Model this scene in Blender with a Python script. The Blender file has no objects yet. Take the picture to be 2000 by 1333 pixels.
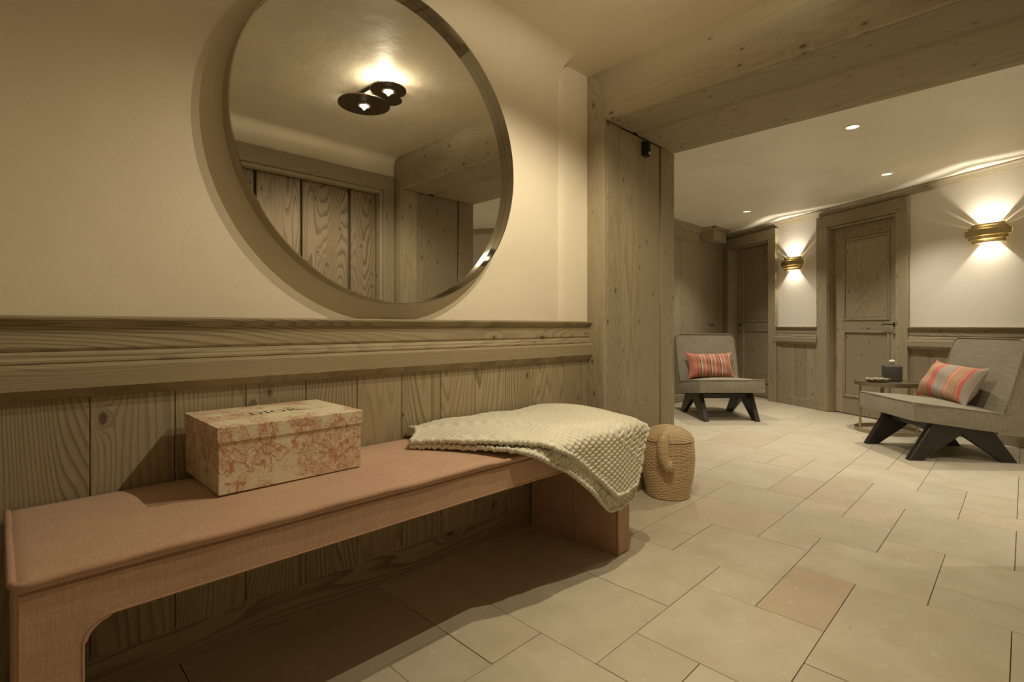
import bpy, bmesh, math, random
import numpy as np
from mathutils import Vector, Matrix
sc = bpy.context.scene
C = sc.collection
PI = math.pi
random.seed(7)

# ---------------------------------------------------------------- camera, exposure, lights
H = 0.95
cam = bpy.data.cameras.new('camera'); co = bpy.data.objects.new('camera', cam); C.objects.link(co)
co.location = (0, 0, H); co.rotation_euler = (PI/2, 0, -PI/4)
cam.sensor_width = 36.0; cam.lens = 1003.0/2000*36.0
cam.shift_y = -(666.5-637.0)/2000.0
cam.clip_start = 0.02
sc.camera = co
sc.view_settings.view_transform = 'Standard'
sc.view_settings.look = 'None'
sc.view_settings.gamma = 1.0
sc.view_settings.use_curve_mapping = False
sc.view_settings.exposure = 0.43
w = bpy.data.worlds.new('world'); sc.world = w; w.use_nodes = True
w.node_tree.nodes['Background'].inputs[0].default_value = (0.02, 0.017, 0.012, 1)
WARM = (1.0, 0.865, 0.615)
WARM2 = (1.0, 0.91, 0.745)
BULB_GLOW = 5.0
SPOT_HALL = 47.0
HALO = 4.6
DOWN = 66.0
SCONCE = 6.6

def spot(loc, energy, color, size=150, blend=0.3, r=0.02, rot=(0, 0, 0)):
    l = bpy.data.lights.new('spot_light', 'SPOT'); l.energy = energy; l.color = color
    l.spot_size = math.radians(size); l.spot_blend = blend; l.shadow_soft_size = r
    o = bpy.data.objects.new('spot_light', l); o.location = loc; o.rotation_euler = rot; C.objects.link(o); return o
def point(loc, energy, color, r=0.01):
    l = bpy.data.lights.new('point_light', 'POINT'); l.energy = energy; l.color = color; l.shadow_soft_size = r
    o = bpy.data.objects.new('point_light', l); o.location = loc; C.objects.link(o); return o

LAMP_A = (1.535, 0.60); LAMP_B = (1.524, 0.885); LAMP_C = (1.614, 0.745)
spot((LAMP_A[0], LAMP_A[1], 2.2415), SPOT_HALL, WARM, 152, 0.45, 0.007)
spot((LAMP_B[0], LAMP_B[1], 2.2315), SPOT_HALL, WARM, 152, 0.45, 0.007)
point((LAMP_A[0]+0.02, LAMP_A[1], 2.286), HALO, WARM, 0.02)
point((LAMP_B[0]-0.02, LAMP_B[1], 2.280), HALO*1.2, WARM, 0.02)
DL = [(3.926, 0.7955), (5.348, 0.8357), (5.976, 2.224)]
for x, y in DL + [(3.9, -1.0), (4.45, 2.2), (3.6, -2.2)]:
    spot((x, y, 2.236), DOWN, WARM2, 108, 0.8, 0.03)

# ---------------------------------------------------------------- materials
def newmat(name):
    m = bpy.data.materials.new(name); m.use_nodes = True
    nt = m.node_tree; b = nt.nodes['Principled BSDF']
    return m, nt, b
def N(nt, t, **kw):
    n = nt.nodes.new(t)
    for k, v in kw.items():
        if k.startswith('_'): setattr(n, k[1:], v)
        else:
            n.inputs[k.replace('__', ' ')].default_value = v
    return n
def lk(nt, a, b): nt.links.new(a, b)
def math_(nt, op, a, b=None, c=None, clamp=False):
    n = nt.nodes.new('ShaderNodeMath'); n.operation = op; n.use_clamp = clamp
    for i, v in enumerate((a, b, c)):
        if v is None: continue
        if isinstance(v, (int, float)): n.inputs[i].default_value = v
        else: lk(nt, v, n.inputs[i])
    return n.outputs[0]
def mixc(nt, f, a, b, mode='MIX'):
    n = nt.nodes.new('ShaderNodeMix'); n.data_type = 'RGBA'; n.blend_type = mode
    for s, v in ((n.inputs[0], f), (n.inputs[6], a), (n.inputs[7], b)):
        if isinstance(v, (int, float)): s.default_value = v
        elif isinstance(v, tuple): s.default_value = v + (1,) if len(v) == 3 else v
        else: lk(nt, v, s)
    return n.outputs[2]
def smooth(nt, v, a, b, lo=0.0, hi=1.0):
    n = nt.nodes.new('ShaderNodeMapRange'); n.interpolation_type = 'SMOOTHSTEP'
    lk(nt, v, n.inputs[0])
    for i, q in enumerate((a, b, lo, hi)): n.inputs[i+1].default_value = q
    return n.outputs[0]
def noise(nt, vec, scale, detail=2.0, rough=0.5):
    n = nt.nodes.new('ShaderNodeTexNoise'); n.inputs['Scale'].default_value = scale
    n.inputs['Detail'].default_value = detail; n.inputs['Roughness'].default_value = rough
    if vec is not None: lk(nt, vec, n.inputs['Vector'])
    return n.outputs['Fac']
def bump(nt, h, b, strength=0.3, dist=0.002):
    n = nt.nodes.new('ShaderNodeBump'); n.inputs['Strength'].default_value = strength
    n.inputs['Distance'].default_value = dist
    lk(nt, h, n.inputs['Height']); lk(nt, n.outputs[0], b.inputs['Normal']); return n

def wood(name, axis, base=(0.385, 0.328, 0.222), dark=(0.200, 0.158, 0.097), contrast=1.0, freq=150.0, knots=1.0, ks=(11.0, 6.2)):
    """spruce with the grain along the given axis of the object's own coordinates"""
    m, nt, b = newmat(name)
    tc = nt.nodes.new('ShaderNodeTexCoord'); oi = nt.nodes.new('ShaderNodeObjectInfo')
    sep = nt.nodes.new('ShaderNodeSeparateXYZ'); lk(nt, tc.outputs['Object'], sep.inputs[0])
    ax = {'x': (1, 2, 0), 'y': (0, 2, 1), 'z': (0, 1, 2)}[axis]
    r = oi.outputs['Random']
    rr = math_(nt, 'MULTIPLY', r, 53.0)
    A = math_(nt, 'ADD', math_(nt, 'ADD', sep.outputs[ax[0]], sep.outputs[ax[1]]), math_(nt, 'MULTIPLY', r, 17.3))
    A2 = math_(nt, 'ADD', math_(nt, 'SUBTRACT', sep.outputs[ax[0]], sep.outputs[ax[1]]), rr)
    G = math_(nt, 'ADD', sep.outputs[ax[2]], math_(nt, 'MULTIPLY', r, 91.7))
    def vec(sa, sa2, sg):
        c = nt.nodes.new('ShaderNodeCombineXYZ')
        lk(nt, math_(nt, 'MULTIPLY', A, sa), c.inputs[0]); lk(nt, math_(nt, 'MULTIPLY', A2, sa2*0.02), c.inputs[1])
        lk(nt, math_(nt, 'MULTIPLY', G, sg), c.inputs[2]); return c.outputs[0]
    # knots
    vo = nt.nodes.new('ShaderNodeTexVoronoi'); vo.inputs['Scale'].default_value = 1.0
    vo.inputs['Randomness'].default_value = 0.95
    vo.voronoi_dimensions = '2D'
    kc = nt.nodes.new('ShaderNodeCombineXYZ'); lk(nt, math_(nt, 'MULTIPLY', A, ks[0]), kc.inputs[0]); lk(nt, math_(nt, 'MULTIPLY', G, ks[1]), kc.inputs[1])
    lk(nt, kc.outputs[0], vo.inputs['Vector'])
    sepc = nt.nodes.new('ShaderNodeSeparateColor'); lk(nt, vo.outputs['Color'], sepc.inputs[0])
    on = math_(nt, 'GREATER_THAN', sepc.outputs[0], 0.73)
    d = vo.outputs['Distance']
    size = math_(nt, 'MULTIPLY_ADD', sepc.outputs[1], 0.07, 0.035)
    dn = math_(nt, 'DIVIDE', d, size)
    near = math_(nt, 'MULTIPLY', math_(nt, 'POWER', 2.718, math_(nt, 'MULTIPLY', dn, -0.85)), on)
    kn = math_(nt, 'MULTIPLY', smooth(nt, dn, 1.0, 0.55), on)
    # growth rings: contour lines of a field stretched along the grain
    f1 = noise(nt, vec(3.0, 3.0, 0.38), 1.0, 1.5, 0.45)
    f2 = noise(nt, vec(14.0, 14.0, 1.6), 1.0, 1.0)
    F = math_(nt, 'ADD', math_(nt, 'MULTIPLY', A, freq*0.25), math_(nt, 'MULTIPLY', f1, freq*0.24))
    F = math_(nt, 'ADD', F, math_(nt, 'MULTIPLY', f2, freq*0.022))
    F = math_(nt, 'ADD', F, math_(nt, 'MULTIPLY', near, freq*0.033*knots))
    fr = math_(nt, 'FRACT', F)
    line = math_(nt, 'MULTIPLY', smooth(nt, fr, 0.38, 0.88), smooth(nt, fr, 1.0, 0.94))
    patch = noise(nt, vec(5.0, 5.0, 0.8), 1.0, 2.0)
    line = math_(nt, 'MULTIPLY', line, smooth(nt, patch, 0.30, 0.66, 0.35, 1.0))
    fine = noise(nt, vec(420.0, 420.0, 9.0), 1.0, 3.0, 0.6)
    tint = noise(nt, vec(2.2, 2.2, 0.5), 1.0, 2.0)
    col = mixc(nt, math_(nt, 'MULTIPLY', line, min(0.98, 0.74*contrast)), base, dark)
    col = mixc(nt, smooth(nt, tint, 0.35, 0.7, 0.0, 0.55), col, (base[0]*0.80, base[1]*0.77, base[2]*0.74))
    col = mixc(nt, math_(nt, 'MULTIPLY', smooth(nt, fine, 0.3, 0.75), 0.22*contrast), col, (dark[0]*1.1, dark[1]*1.15, dark[2]*1.2))
    hsv = nt.nodes.new('ShaderNodeHueSaturation'); lk(nt, col, hsv.inputs['Color'])
    lk(nt, math_(nt, 'MULTIPLY_ADD', math_(nt, 'FRACT', math_(nt, 'MULTIPLY', r, 7.77)), 0.22, 0.89), hsv.inputs['Value'])
    col = mixc(nt, math_(nt, 'MULTIPLY', kn, 0.88*knots), hsv.outputs[0], (0.075, 0.045, 0.024))
    halo = math_(nt, 'MULTIPLY', math_(nt, 'MULTIPLY', smooth(nt, dn, 2.2, 1.0), on), 0.28*knots)
    col = mixc(nt, halo, col, (dark[0]*0.85, dark[1]*0.8, dark[2]*0.7))
    lk(nt, col, b.inputs['Base Color'])
    b.inputs['Roughness'].default_value = 0.62
    b.inputs['Specular IOR Level'].default_value = 0.3
    hgt = math_(nt, 'SUBTRACT', math_(nt, 'MULTIPLY', fine, 0.3), math_(nt, 'MULTIPLY', line, 0.9))
    bump(nt, hgt, b, 0.35, 0.0012)
    return m

WX, WY, WZ = (wood('spruce_'+a, a, contrast=0.72, freq=185.0, ks=(12.0, 6.6)) for a in 'xyz')
DX, DZ = (wood('dark_spruce_'+a, a, (0.33, 0.262, 0.180), (0.130, 0.095, 0.060), 1.3, 190.0) for a in 'xz')
LX, LZ = (wood('lined_spruce_'+a, a, (0.42, 0.350, 0.225), (0.185, 0.140, 0.080), 1.35, 215.0, 1.0, (8.0, 4.2)) for a in 'xz')

def plaster(name, col, bs=0.25):
    m, nt, b = newmat(name)
    tc = nt.nodes.new('ShaderNodeTexCoord')
    n1 = noise(nt, tc.outputs['Object'], 2.2, 4.0, 0.55); n2 = noise(nt, tc.outputs['Object'], 9.0, 5.0, 0.6)
    lk(nt, mixc(nt, smooth(nt, n1, 0.3, 0.7), col, tuple(c*0.94 for c in col)), b.inputs['Base Color'])
    b.inputs['Roughness'].default_value = 0.55
    b.inputs['Specular IOR Level'].default_value = 0.35
    bump(nt, math_(nt, 'ADD', n1, math_(nt, 'MULTIPLY', n2, 0.35)), b, bs, 0.02)
    return m
PLASTER = plaster('trowelled_plaster', (0.81, 0.73, 0.58), 0.30)
PAINT = plaster('smooth_paint', (0.78, 0.73, 0.64), 0.02)
CEILP = plaster('ceiling_paint', (0.88, 0.84, 0.74), 0.02)

def stone():
    m, nt, b = newmat('limestone')
    tc = nt.nodes.new('ShaderNodeTexCoord'); oi = nt.nodes.new('ShaderNodeObjectInfo')
    r = oi.outputs['Random']
    cx = nt.nodes.new('ShaderNodeVectorMath'); cx.operation = 'ADD'
    lk(nt, tc.outputs['Object'], cx.inputs[0])
    cc = nt.nodes.new('ShaderNodeCombineXYZ')
    lk(nt, math_(nt, 'MULTIPLY', r, 40.0), cc.inputs[0]); lk(nt, math_(nt, 'MULTIPLY', r, 23.0), cc.inputs[1]); lk(nt, cc.outputs[0], cx.inputs[1])
    v = cx.outputs[0]
    n1 = noise(nt, v, 5.0, 5.0, 0.62); n2 = noise(nt, v, 26.0, 6.0, 0.7); n3 = noise(nt, v, 2.0, 2.0)
    base = mixc(nt, smooth(nt, r, 0.80, 0.98), (0.555, 0.505, 0.390), (0.545, 0.465, 0.345))
    oc = nt.nodes.new('ShaderNodeHueSaturation'); lk(nt, base, oc.inputs['Color'])
    lk(nt, math_(nt, 'MULTIPLY_ADD', math_(nt, 'FRACT', math_(nt, 'MULTIPLY', r, 5.3)), 0.14, 0.90), oc.inputs['Value'])
    # a tint set on the object wins over the random one (w = 1 where set)
    at = nt.nodes.new('ShaderNodeAttribute'); at.attribute_type = 'OBJECT'; at.attribute_name = 'tint'
    col = mixc(nt, math_(nt, 'MULTIPLY', at.outputs['Fac'], 1.0), oc.outputs[0], (0.53, 0.41, 0.29))
    col = mixc(nt, smooth(nt, n1, 0.36, 0.68, 0.0, 0.60), col, (0.44, 0.385, 0.275))
    col = mixc(nt, smooth(nt, n2, 0.56, 0.72, 0.0, 0.50), col, (0.72, 0.68, 0.55))
    col = mixc(nt, smooth(nt, n3, 0.4, 0.7, 0.0, 0.18), col, (0.58, 0.48, 0.34))
    vo = nt.nodes.new('ShaderNodeTexVoronoi'); vo.inputs['Scale'].default_value = 5.0; lk(nt, v, vo.inputs['Vector'])
    col = mixc(nt, smooth(nt, vo.outputs['Distance'], 0.022, 0.010, 0.0, 0.8), col, (0.16, 0.12, 0.08))
    lk(nt, col, b.inputs['Base Color'])
    lk(nt, smooth(nt, n2, 0.3, 0.7, 0.42, 0.6), b.inputs['Roughness'])
    b.inputs['Specular IOR Level'].default_value = 0.35
    bump(nt, math_(nt, 'ADD', n1, math_(nt, 'MULTIPLY', n2, 0.3)), b, 0.22, 0.004)
    return m
STONE = stone()
def flat(name, col, rough=0.6, metal=0.0, spec=0.5):
    m, nt, b = newmat(name)
    tc = nt.nodes.new('ShaderNodeTexCoord'); n1 = noise(nt, tc.outputs['Object'], 14.0, 3.0)
    lk(nt, mixc(nt, n1, tuple(c*0.93 for c in col), tuple(min(1, c*1.07) for c in col)), b.inputs['Base Color'])
    b.inputs['Roughness'].default_value = rough; b.inputs['Metallic'].default_value = metal
    b.inputs['Specular IOR Level'].default_value = spec
    return m
GROUT = flat('grout', (0.42, 0.36, 0.26), 0.9)
GAP = flat('shadow_gap_board', (0.12, 0.085, 0.05), 0.9)
MIRROR = flat('mirror_glass', (0.80, 0.80, 0.78), 0.0, 1.0)
CHROME = flat('polished_bronze', (0.60, 0.57, 0.49), 0.07, 1.0)
BRASS = flat('brushed_brass', (0.56, 0.47, 0.28), 0.52, 1.0)
AGED = flat('aged_bronze', (0.40, 0.34, 0.23), 0.35, 0.85)
LAMPDISC = flat('oxidised_metal', (0.10, 0.075, 0.05), 0.4, 0.7)
BLACKP = flat('black_plastic', (0.012, 0.011, 0.010), 0.45)
BLACKW = flat('black_stained_wood', (0.020, 0.015, 0.012), 0.32)
LABELM = flat('silver_label', (0.6, 0.6, 0.6), 0.4)
LEATHER = flat('charcoal_leather', (0.075, 0.066, 0.060), 0.5)
TISSUE = flat('tissue_paper', (0.85, 0.84, 0.80), 0.9)
IRON = flat('dark_iron', (0.06, 0.045, 0.035), 0.4, 0.6)
def emis(name, col, s):
    m, nt, b = newmat(name); b.inputs['Emission Color'].default_value = col + (1,); b.inputs['Emission Strength'].default_value = s
    b.inputs['Base Color'].default_value = (0.8, 0.8, 0.8, 1); return m
BULB = emis('glowing_bulb', WARM, BULB_GLOW)
DOWNM = emis('downlight_glow', (1.0, 0.80, 0.52), 1.6)
GLASSRING = flat('bulb_glass_ring', (0.65, 0.62, 0.55), 0.12, 0.8)

def fabric(name, col, col2, scale=500.0, bs=0.5, slub=0.5):
    m, nt, b = newmat(name)
    tc = nt.nodes.new('ShaderNodeTexCoord')
    def st(sx, sy, sz, s):
        mp = nt.nodes.new('ShaderNodeMapping'); mp.inputs['Scale'].default_value = (sx, sy, sz); lk(nt, tc.outputs['Object'], mp.inputs['Vector'])
        return noise(nt, mp.outputs[0], s, 3.0, 0.6)
    a = st(0.05, 1, 1, scale); c = st(1, 1, 0.06, scale); e = st(1, 0.06, 1, scale)
    s_ = math_(nt, 'MULTIPLY', math_(nt, 'ADD', math_(nt, 'ADD', a, c), e), 0.333)
    big = noise(nt, tc.outputs['Object'], 7.0, 3.0)
    f = smooth(nt, s_, 0.40, 0.60)
    cc = mixc(nt, math_(nt, 'MULTIPLY', f, slub), col, col2)
    cc = mixc(nt, smooth(nt, big, 0.3, 0.7, 0, 0.25), cc, tuple(x*0.8 for x in col))
    lk(nt, cc, b.inputs['Base Color']); b.inputs['Roughness'].default_value = 0.9
    b.inputs['Specular IOR Level'].default_value = 0.15
    b.inputs['Sheen Weight'].default_value = 0.15
    bump(nt, s_, b, bs, 0.002)
    return m
PINK = fabric('pink_linen', (0.50, 0.315, 0.215), (0.64, 0.45, 0.33), 260.0)
PIPE = fabric('pink_piping', (0.45, 0.27, 0.18), (0.60, 0.39, 0.27), 300.0)
GREY = fabric('grey_linen', (0.235, 0.205, 0.145), (0.42, 0.38, 0.29), 170.0)
WOOL = fabric('cream_wool', (0.70, 0.66, 0.53), (0.82, 0.79, 0.67), 420.0, 0.8)

def wicker():
    m, nt, b = newmat('wicker')
    tc = nt.nodes.new('ShaderNodeTexCoord')
    n1 = noise(nt, tc.outputs['Object'], 60.0, 3.0); n2 = noise(nt, tc.outputs['Object'], 7.0, 2.0)
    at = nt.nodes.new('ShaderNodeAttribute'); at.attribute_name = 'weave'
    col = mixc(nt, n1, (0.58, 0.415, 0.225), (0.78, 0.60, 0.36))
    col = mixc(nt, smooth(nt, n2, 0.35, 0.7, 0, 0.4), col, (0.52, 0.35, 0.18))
    col = mixc(nt, smooth(nt, at.outputs['Fac'], 0.62, 0.12, 0.0, 0.92), col, (0.10, 0.052, 0.02))  # hollows between strands darkened in the colour, standing in for their shade
    lk(nt, col, b.inputs['Base Color']); b.inputs['Roughness'].default_value = 0.45
    return m
WICKER = wicker()

def toile():
    m, nt, b = newmat('toile_paper')
    tc = nt.nodes.new('ShaderNodeTexCoord'); v = tc.outputs['Object']
    n0 = noise(nt, v, 9.0, 3.0, 0.6)
    n1 = noise(nt, v, 42.0, 7.0, 0.72)
    c1 = noise(nt, v, 16.0, 3.5, 0.55); c2 = noise(nt, v, 34.0, 4.0, 0.6); c3 = noise(nt, v, 75.0, 4.0, 0.65)
    def contour(c, w0, w1): return smooth(nt, math_(nt, 'ABSOLUTE', math_(nt, 'SUBTRACT', c, 0.5)), w0, w1)
    region = smooth(nt, n0, 0.45, 0.52); core = smooth(nt, n0, 0.50, 0.62)
    fol = math_(nt, 'MULTIPLY', smooth(nt, n1, 0.45, 0.56), region)
    br = math_(nt, 'MULTIPLY', contour(c1, 0.022, 0.008), smooth(nt, n0, 0.41, 0.47))
    br2 = math_(nt, 'MULTIPLY', contour(c2, 0.030, 0.010), region)
    br3 = math_(nt, 'MULTIPLY', contour(c3, 0.05, 0.015), smooth(nt, n0, 0.34, 0.48))
    col = mixc(nt, math_(nt, 'MULTIPLY', fol, 0.50), (0.80, 0.72, 0.53), (0.58, 0.31, 0.19))
    col = mixc(nt, math_(nt, 'MULTIPLY', br3, 0.38), col, (0.48, 0.24, 0.14))
    col = mixc(nt, math_(nt, 'MULTIPLY', core, 0.10), col, (0.55, 0.24, 0.14))
    col = mixc(nt, math_(nt, 'MULTIPLY', br2, 0.60), col, (0.46, 0.15, 0.08))
    col = mixc(nt, math_(nt, 'MULTIPLY', br, 0.70), col, (0.50, 0.16, 0.09))
    lk(nt, col, b.inputs['Base Color']); b.inputs['Roughness'].default_value = 0.5
    return m
TOILE = toile()
INK = flat('black_print', (0.02, 0.018, 0.015), 0.5)

def stripes(name, stops, ribs=None, bs=0.4, speck=None):
    """stripes across the cushion's own x axis; stops = [(position 0..1, colour)] constant"""
    m, nt, b = newmat(name)
    at = nt.nodes.new('ShaderNodeAttribute'); at.attribute_name = 'cloth_u'
    av = nt.nodes.new('ShaderNodeAttribute'); av.attribute_name = 'cloth_v'
    rp = nt.nodes.new('ShaderNodeValToRGB'); rp.color_ramp.interpolation = 'CONSTANT'
    e = rp.color_ramp.elements
    while len(e) < len(stops): e.new(0.5)
    for i, (p, c) in enumerate(stops): e[i].position = p; e[i].color = c + (1,)
    tc = nt.nodes.new('ShaderNodeTexCoord')
    lk(nt, at.outputs['Fac'], rp.inputs[0])
    n1 = noise(nt, tc.outputs['Object'], 260.0, 3.0, 0.7)
    col = mixc(nt, smooth(nt, n1, 0.38, 0.62, 0.0, 0.30), rp.outputs[0], (0.62, 0.48, 0.36))
    col = mixc(nt, smooth(nt, n1, 0.60, 0.40, 0.0, 0.25), col, (0.22, 0.10, 0.07))
    h = n1
    if ribs:
        wv = math_(nt, 'SINE', math_(nt, 'MULTIPLY', av.outputs['Fac'], 2*PI*34))
        inside = None
        for a, c in ribs:
            q = math_(nt, 'MULTIPLY', math_(nt, 'GREATER_THAN', at.outputs['Fac'], a), math_(nt, 'LESS_THAN', at.outputs['Fac'], c))
            inside = q if inside is None else math_(nt, 'ADD', inside, q)
        dk = math_(nt, 'MULTIPLY', inside, smooth(nt, wv, 0.2, 0.9, 0.0, 0.75))
        col = mixc(nt, dk, col, (0.20, 0.08, 0.05))
        h = math_(nt, 'SUBTRACT', n1, dk)
    lk(nt, col, b.inputs['Base Color']); b.inputs['Roughness'].default_value = 0.95
    b.inputs['Specular IOR Level'].default_value = 0.1
    bump(nt, h, b, bs, 0.002)
    return m

# ---------------------------------------------------------------- mesh helpers
def link(name, me, mat, parent=None, smooth_=False, auto=None):
    o = bpy.data.objects.new(name, me); C.objects.link(o)
    if mat is not None: me.materials.append(mat)
    if smooth_:
        me.polygons.foreach_set('use_smooth', [True]*len(me.polygons))
    if auto: 
        me.polygons.foreach_set('use_smooth', [True]*len(me.polygons))
        me.set_sharp_from_angle(angle=math.radians(auto))
    if parent is not None: o.parent = parent
    return o
def obj(name, bm, mat, parent=None, smooth_=False, auto=None):
    bmesh.ops.recalc_face_normals(bm, faces=bm.faces[:])
    me = bpy.data.meshes.new(name); bm.to_mesh(me); bm.free()
    return link(name, me, mat, parent, smooth_, auto)
def box(bm, x0, x1, y0, y1, z0, z1, bev=0.0, seg=1):
    r = bmesh.ops.create_cube(bm, size=1.0)
    vs = r['verts']
    for v in vs:
        v.co = Vector(((x0+x1)/2+v.co.x*(x1-x0), (y0+y1)/2+v.co.y*(y1-y0), (z0+z1)/2+v.co.z*(z1-z0)))
    if bev > 0:
        es = list({e for v in vs for e in v.link_edges})
        bmesh.ops.bevel(bm, geom=es, offset=bev, segments=seg, affect='EDGES', profile=0.5)
    return bm
def bx(name, x0, x1, y0, y1, z0, z1, mat, parent=None, bev=0.002, seg=1, auto=None):
    return obj(name, box(bmesh.new(), x0, x1, y0, y1, z0, z1, bev, seg), mat, parent, auto=auto)
def prism(bm, prof, axis, a, b):
    """extrude a closed 2D profile from a to b; axis x: (y,z), axis y: (x,z), axis z: (x,y)"""
    def P(u, v, t):
        return {'x': (t, u, v), 'y': (u, t, v), 'z': (u, v, t)}[axis]
    v0 = [bm.verts.new(P(u, v, a)) for u, v in prof]; v1 = [bm.verts.new(P(u, v, b)) for u, v in prof]
    n = len(prof)
    for i in range(n):
        bm.faces.new((v0[i], v0[(i+1) % n], v1[(i+1) % n], v1[i]))
    bm.faces.new(v0); bm.faces.new(list(reversed(v1)))
    return bm
def lathe(bm, prof, n=48, c=(0, 0, 0)):
    rings = []
    for r, z in prof:
        if r < 1e-6: rings.append([bm.verts.new((c[0], c[1], c[2]+z))])
        else: rings.append([bm.verts.new((c[0]+r*math.cos(2*PI*i/n), c[1]+r*math.sin(2*PI*i/n), c[2]+z)) for i in range(n)])
    for a, b in zip(rings, rings[1:]):
        for i in range(n):
            j = (i+1) % n
            if len(a) == 1 and len(b) == 1: continue
            if len(a) == 1: bm.faces.new((a[0], b[i], b[j]))
            elif len(b) == 1: bm.faces.new((a[i], b[0], a[j]))
            else: bm.faces.new((a[i], b[i], b[j], a[j]))
    return bm
def tube(bm, pts, r, n=8, closed=False, caps=True):
    pts = [Vector(p) for p in pts]; m = len(pts)
    up = Vector((0, 0, 1)); rings = []
    prev = None
    for i, p in enumerate(pts):
        if closed: t = pts[(i+1) % m]-pts[i-1]
        else: t = pts[min(i+1, m-1)]-pts[max(i-1, 0)]
        t.normalize()
        if prev is None:
            a = t.cross(up)
            if a.length < 1e-3: a = t.cross(Vector((1, 0, 0)))
            a.normalize()
        else:
            a = prev-t*prev.dot(t); a.normalize()
        prev = a; b2 = t.cross(a)
        rr = r[i] if isinstance(r, (list, tuple)) else r
        rings.append([bm.verts.new(p+(a*math.cos(2*PI*k/n)+b2*math.sin(2*PI*k/n))*rr) for k in range(n)])
    rng = range(m) if closed else range(m-1)
    for i in rng:
        A, B = rings[i], rings[(i+1) % m]
        for k in range(n):
            bm.faces.new((A[k], A[(k+1) % n], B[(k+1) % n], B[k]))
    if caps and not closed:
        bm.faces.new(rings[0]); bm.faces.new(list(reversed(rings[-1])))
    return bm
def hexa(corners, n=(12, 12, 4), puff=(0, 0, 0, 0, 0, 0), wob=0.0, seed=0, pw=2.6):
    """hexahedron, corners indexed [z][y][x]; puff = bulge of faces (-x,+x,-y,+y,-z,+z)"""
    bm = bmesh.new(); cache = {}
    cs = np.array(corners, float).reshape(2, 2, 2, 3)
    cen = cs.reshape(-1, 3).mean(0)
    ex = (cs[:, :, 1]-cs[:, :, 0]).reshape(-1, 3).mean(0); ey = (cs[:, 1]-cs[:, 0]).reshape(-1, 3).mean(0); ez = (cs[1]-cs[0]).reshape(-1, 3).mean(0)
    ex /= np.linalg.norm(ex); ey /= np.linalg.norm(ey); ez /= np.linalg.norm(ez)
    rnd = random.Random(seed); ph = [rnd.random()*6 for _ in range(6)]
    def vert(i, j, k):
        key = (i, j, k)
        if key in cache: return cache[key]
        u, v, w_ = i/n[0], j/n[1], k/n[2]
        p = np.zeros(3)
        for a, fa in ((0, 1-w_), (1, w_)):
            for b, fb in ((0, 1-v), (1, v)):
                for c, fc in ((0, 1-u), (1, u)): p += cs[a, b, c]*fa*fb*fc
        def bul(s, t): return (1-abs(2*s-1)**(pw*3 if n[0] > 60 else pw))*(1-abs(2*t-1)**pw)
        if i == 0: p -= ex*puff[0]*bul(v, w_)
        if i == n[0]: p += ex*puff[1]*bul(v, w_)
        if j == 0: p -= ey*puff[2]*bul(u, w_)
        if j == n[1]: p += ey*puff[3]*bul(u, w_)
        if k == 0: p -= ez*puff[4]*bul(u, v)
        if k == n[2]: p += ez*puff[5]*bul(u, v)
        if wob: p += wob*np.array([math.sin(9*p[1]+ph[0]+5*p[2]), math.sin(11*p[0]+ph[1]), math.sin(13*p[0]+ph[2])*math.sin(11*p[1]+ph[3])])
        cache[key] = bm.verts.new(p); return cache[key]
    def face(q): bm.faces.new([vert(*a) for a in q])
    nx, ny, nz = n
    for i in range(nx):
        for j in range(ny):
            for k in (0, nz): face([(i, j, k), (i+1, j, k), (i+1, j+1, k), (i, j+1, k)])
        for k in range(nz):
            for j in (0, ny): face([(i, j, k), (i+1, j, k), (i+1, j, k+1), (i, j, k+1)])
    for j in range(ny):
        for k in range(nz):
            for i in (0, nx): face([(i, j, k), (i, j+1, k), (i, j+1, k+1), (i, j, k+1)])
    return bm
def empty(name, loc=(0, 0, 0), rz=0.0):
    o = bpy.data.objects.new(name, None); o.location = loc; o.rotation_euler = (0, 0, rz)
    o.empty_display_size = 0.1; C.objects.link(o); return o
def tag(o, label, cat, group=None):
    o['label'] = label; o['category'] = cat
    if group: o['group'] = group
    return o
def struct(o, label=None):
    o['kind'] = 'structure'
    if label: o['label'] = label
    return o

# ================================================================= HALL
YW = 1.71; ZC = 2.31; XB = 2.275; XF = 3.046; YJ = 1.583; YR = -0.26; YJR = -0.166; ZB = 2.05
CX0 = -1.6
def cove(y_wall, sgn, rad, z):
    """profile of a wall whose top curves into the ceiling; sgn = direction of the room"""
    pts = [(y_wall, 0.0), (y_wall, z-rad)]
    for i in range(1, 11):
        a = i/10*PI/2
        pts.append((y_wall+sgn*rad*(1-math.cos(a)), z-rad+rad*math.sin(a)))
    pts += [(y_wall+sgn*rad, z+0.06), (y_wall-sgn*0.14, z+0.06), (y_wall-sgn*0.14, 0.0)]
    return pts
bm = prism(bmesh.new(), cove(YW, -1, 0.13, ZC), 'x', CX0-0.1, 2.045)
prism(bm, [(2.045, YW), (2.045, YW-0.003), (2.06, YW-0.012), (2.085, YW-0.016), (2.30, YW-0.016), (2.30, YW+0.14), (2.045, YW+0.14)], 'z', 0, ZC+0.05)
wall_left = struct(obj('wall_left', bm, PLASTER, auto=35), 'cream plaster wall above the wooden wainscot, carrying the round mirror')
bm = prism(bmesh.new(), cove(YR, 1, 0.07, ZC), 'x', CX0-0.1, 0.72)
prism(bm, [(p[0], p[1]) for p in cove(YR, 1, 0.07, ZC) if p[1] >= 2.0]+[(YR-0.14, 2.145), (YR, 2.145)], 'x', 0.72, 2.28) if False else None
pr = [(YR, 2.14)]+[p for p in cove(YR, 1, 0.07, ZC)[1:-1]]+[(YR-0.14, 2.14)]
prism(bm, pr, 'x', 0.72, 2.28)
box(bm, 0.70, 2.30, YR-0.14, YR-0.10, 0, 2.15)
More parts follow.
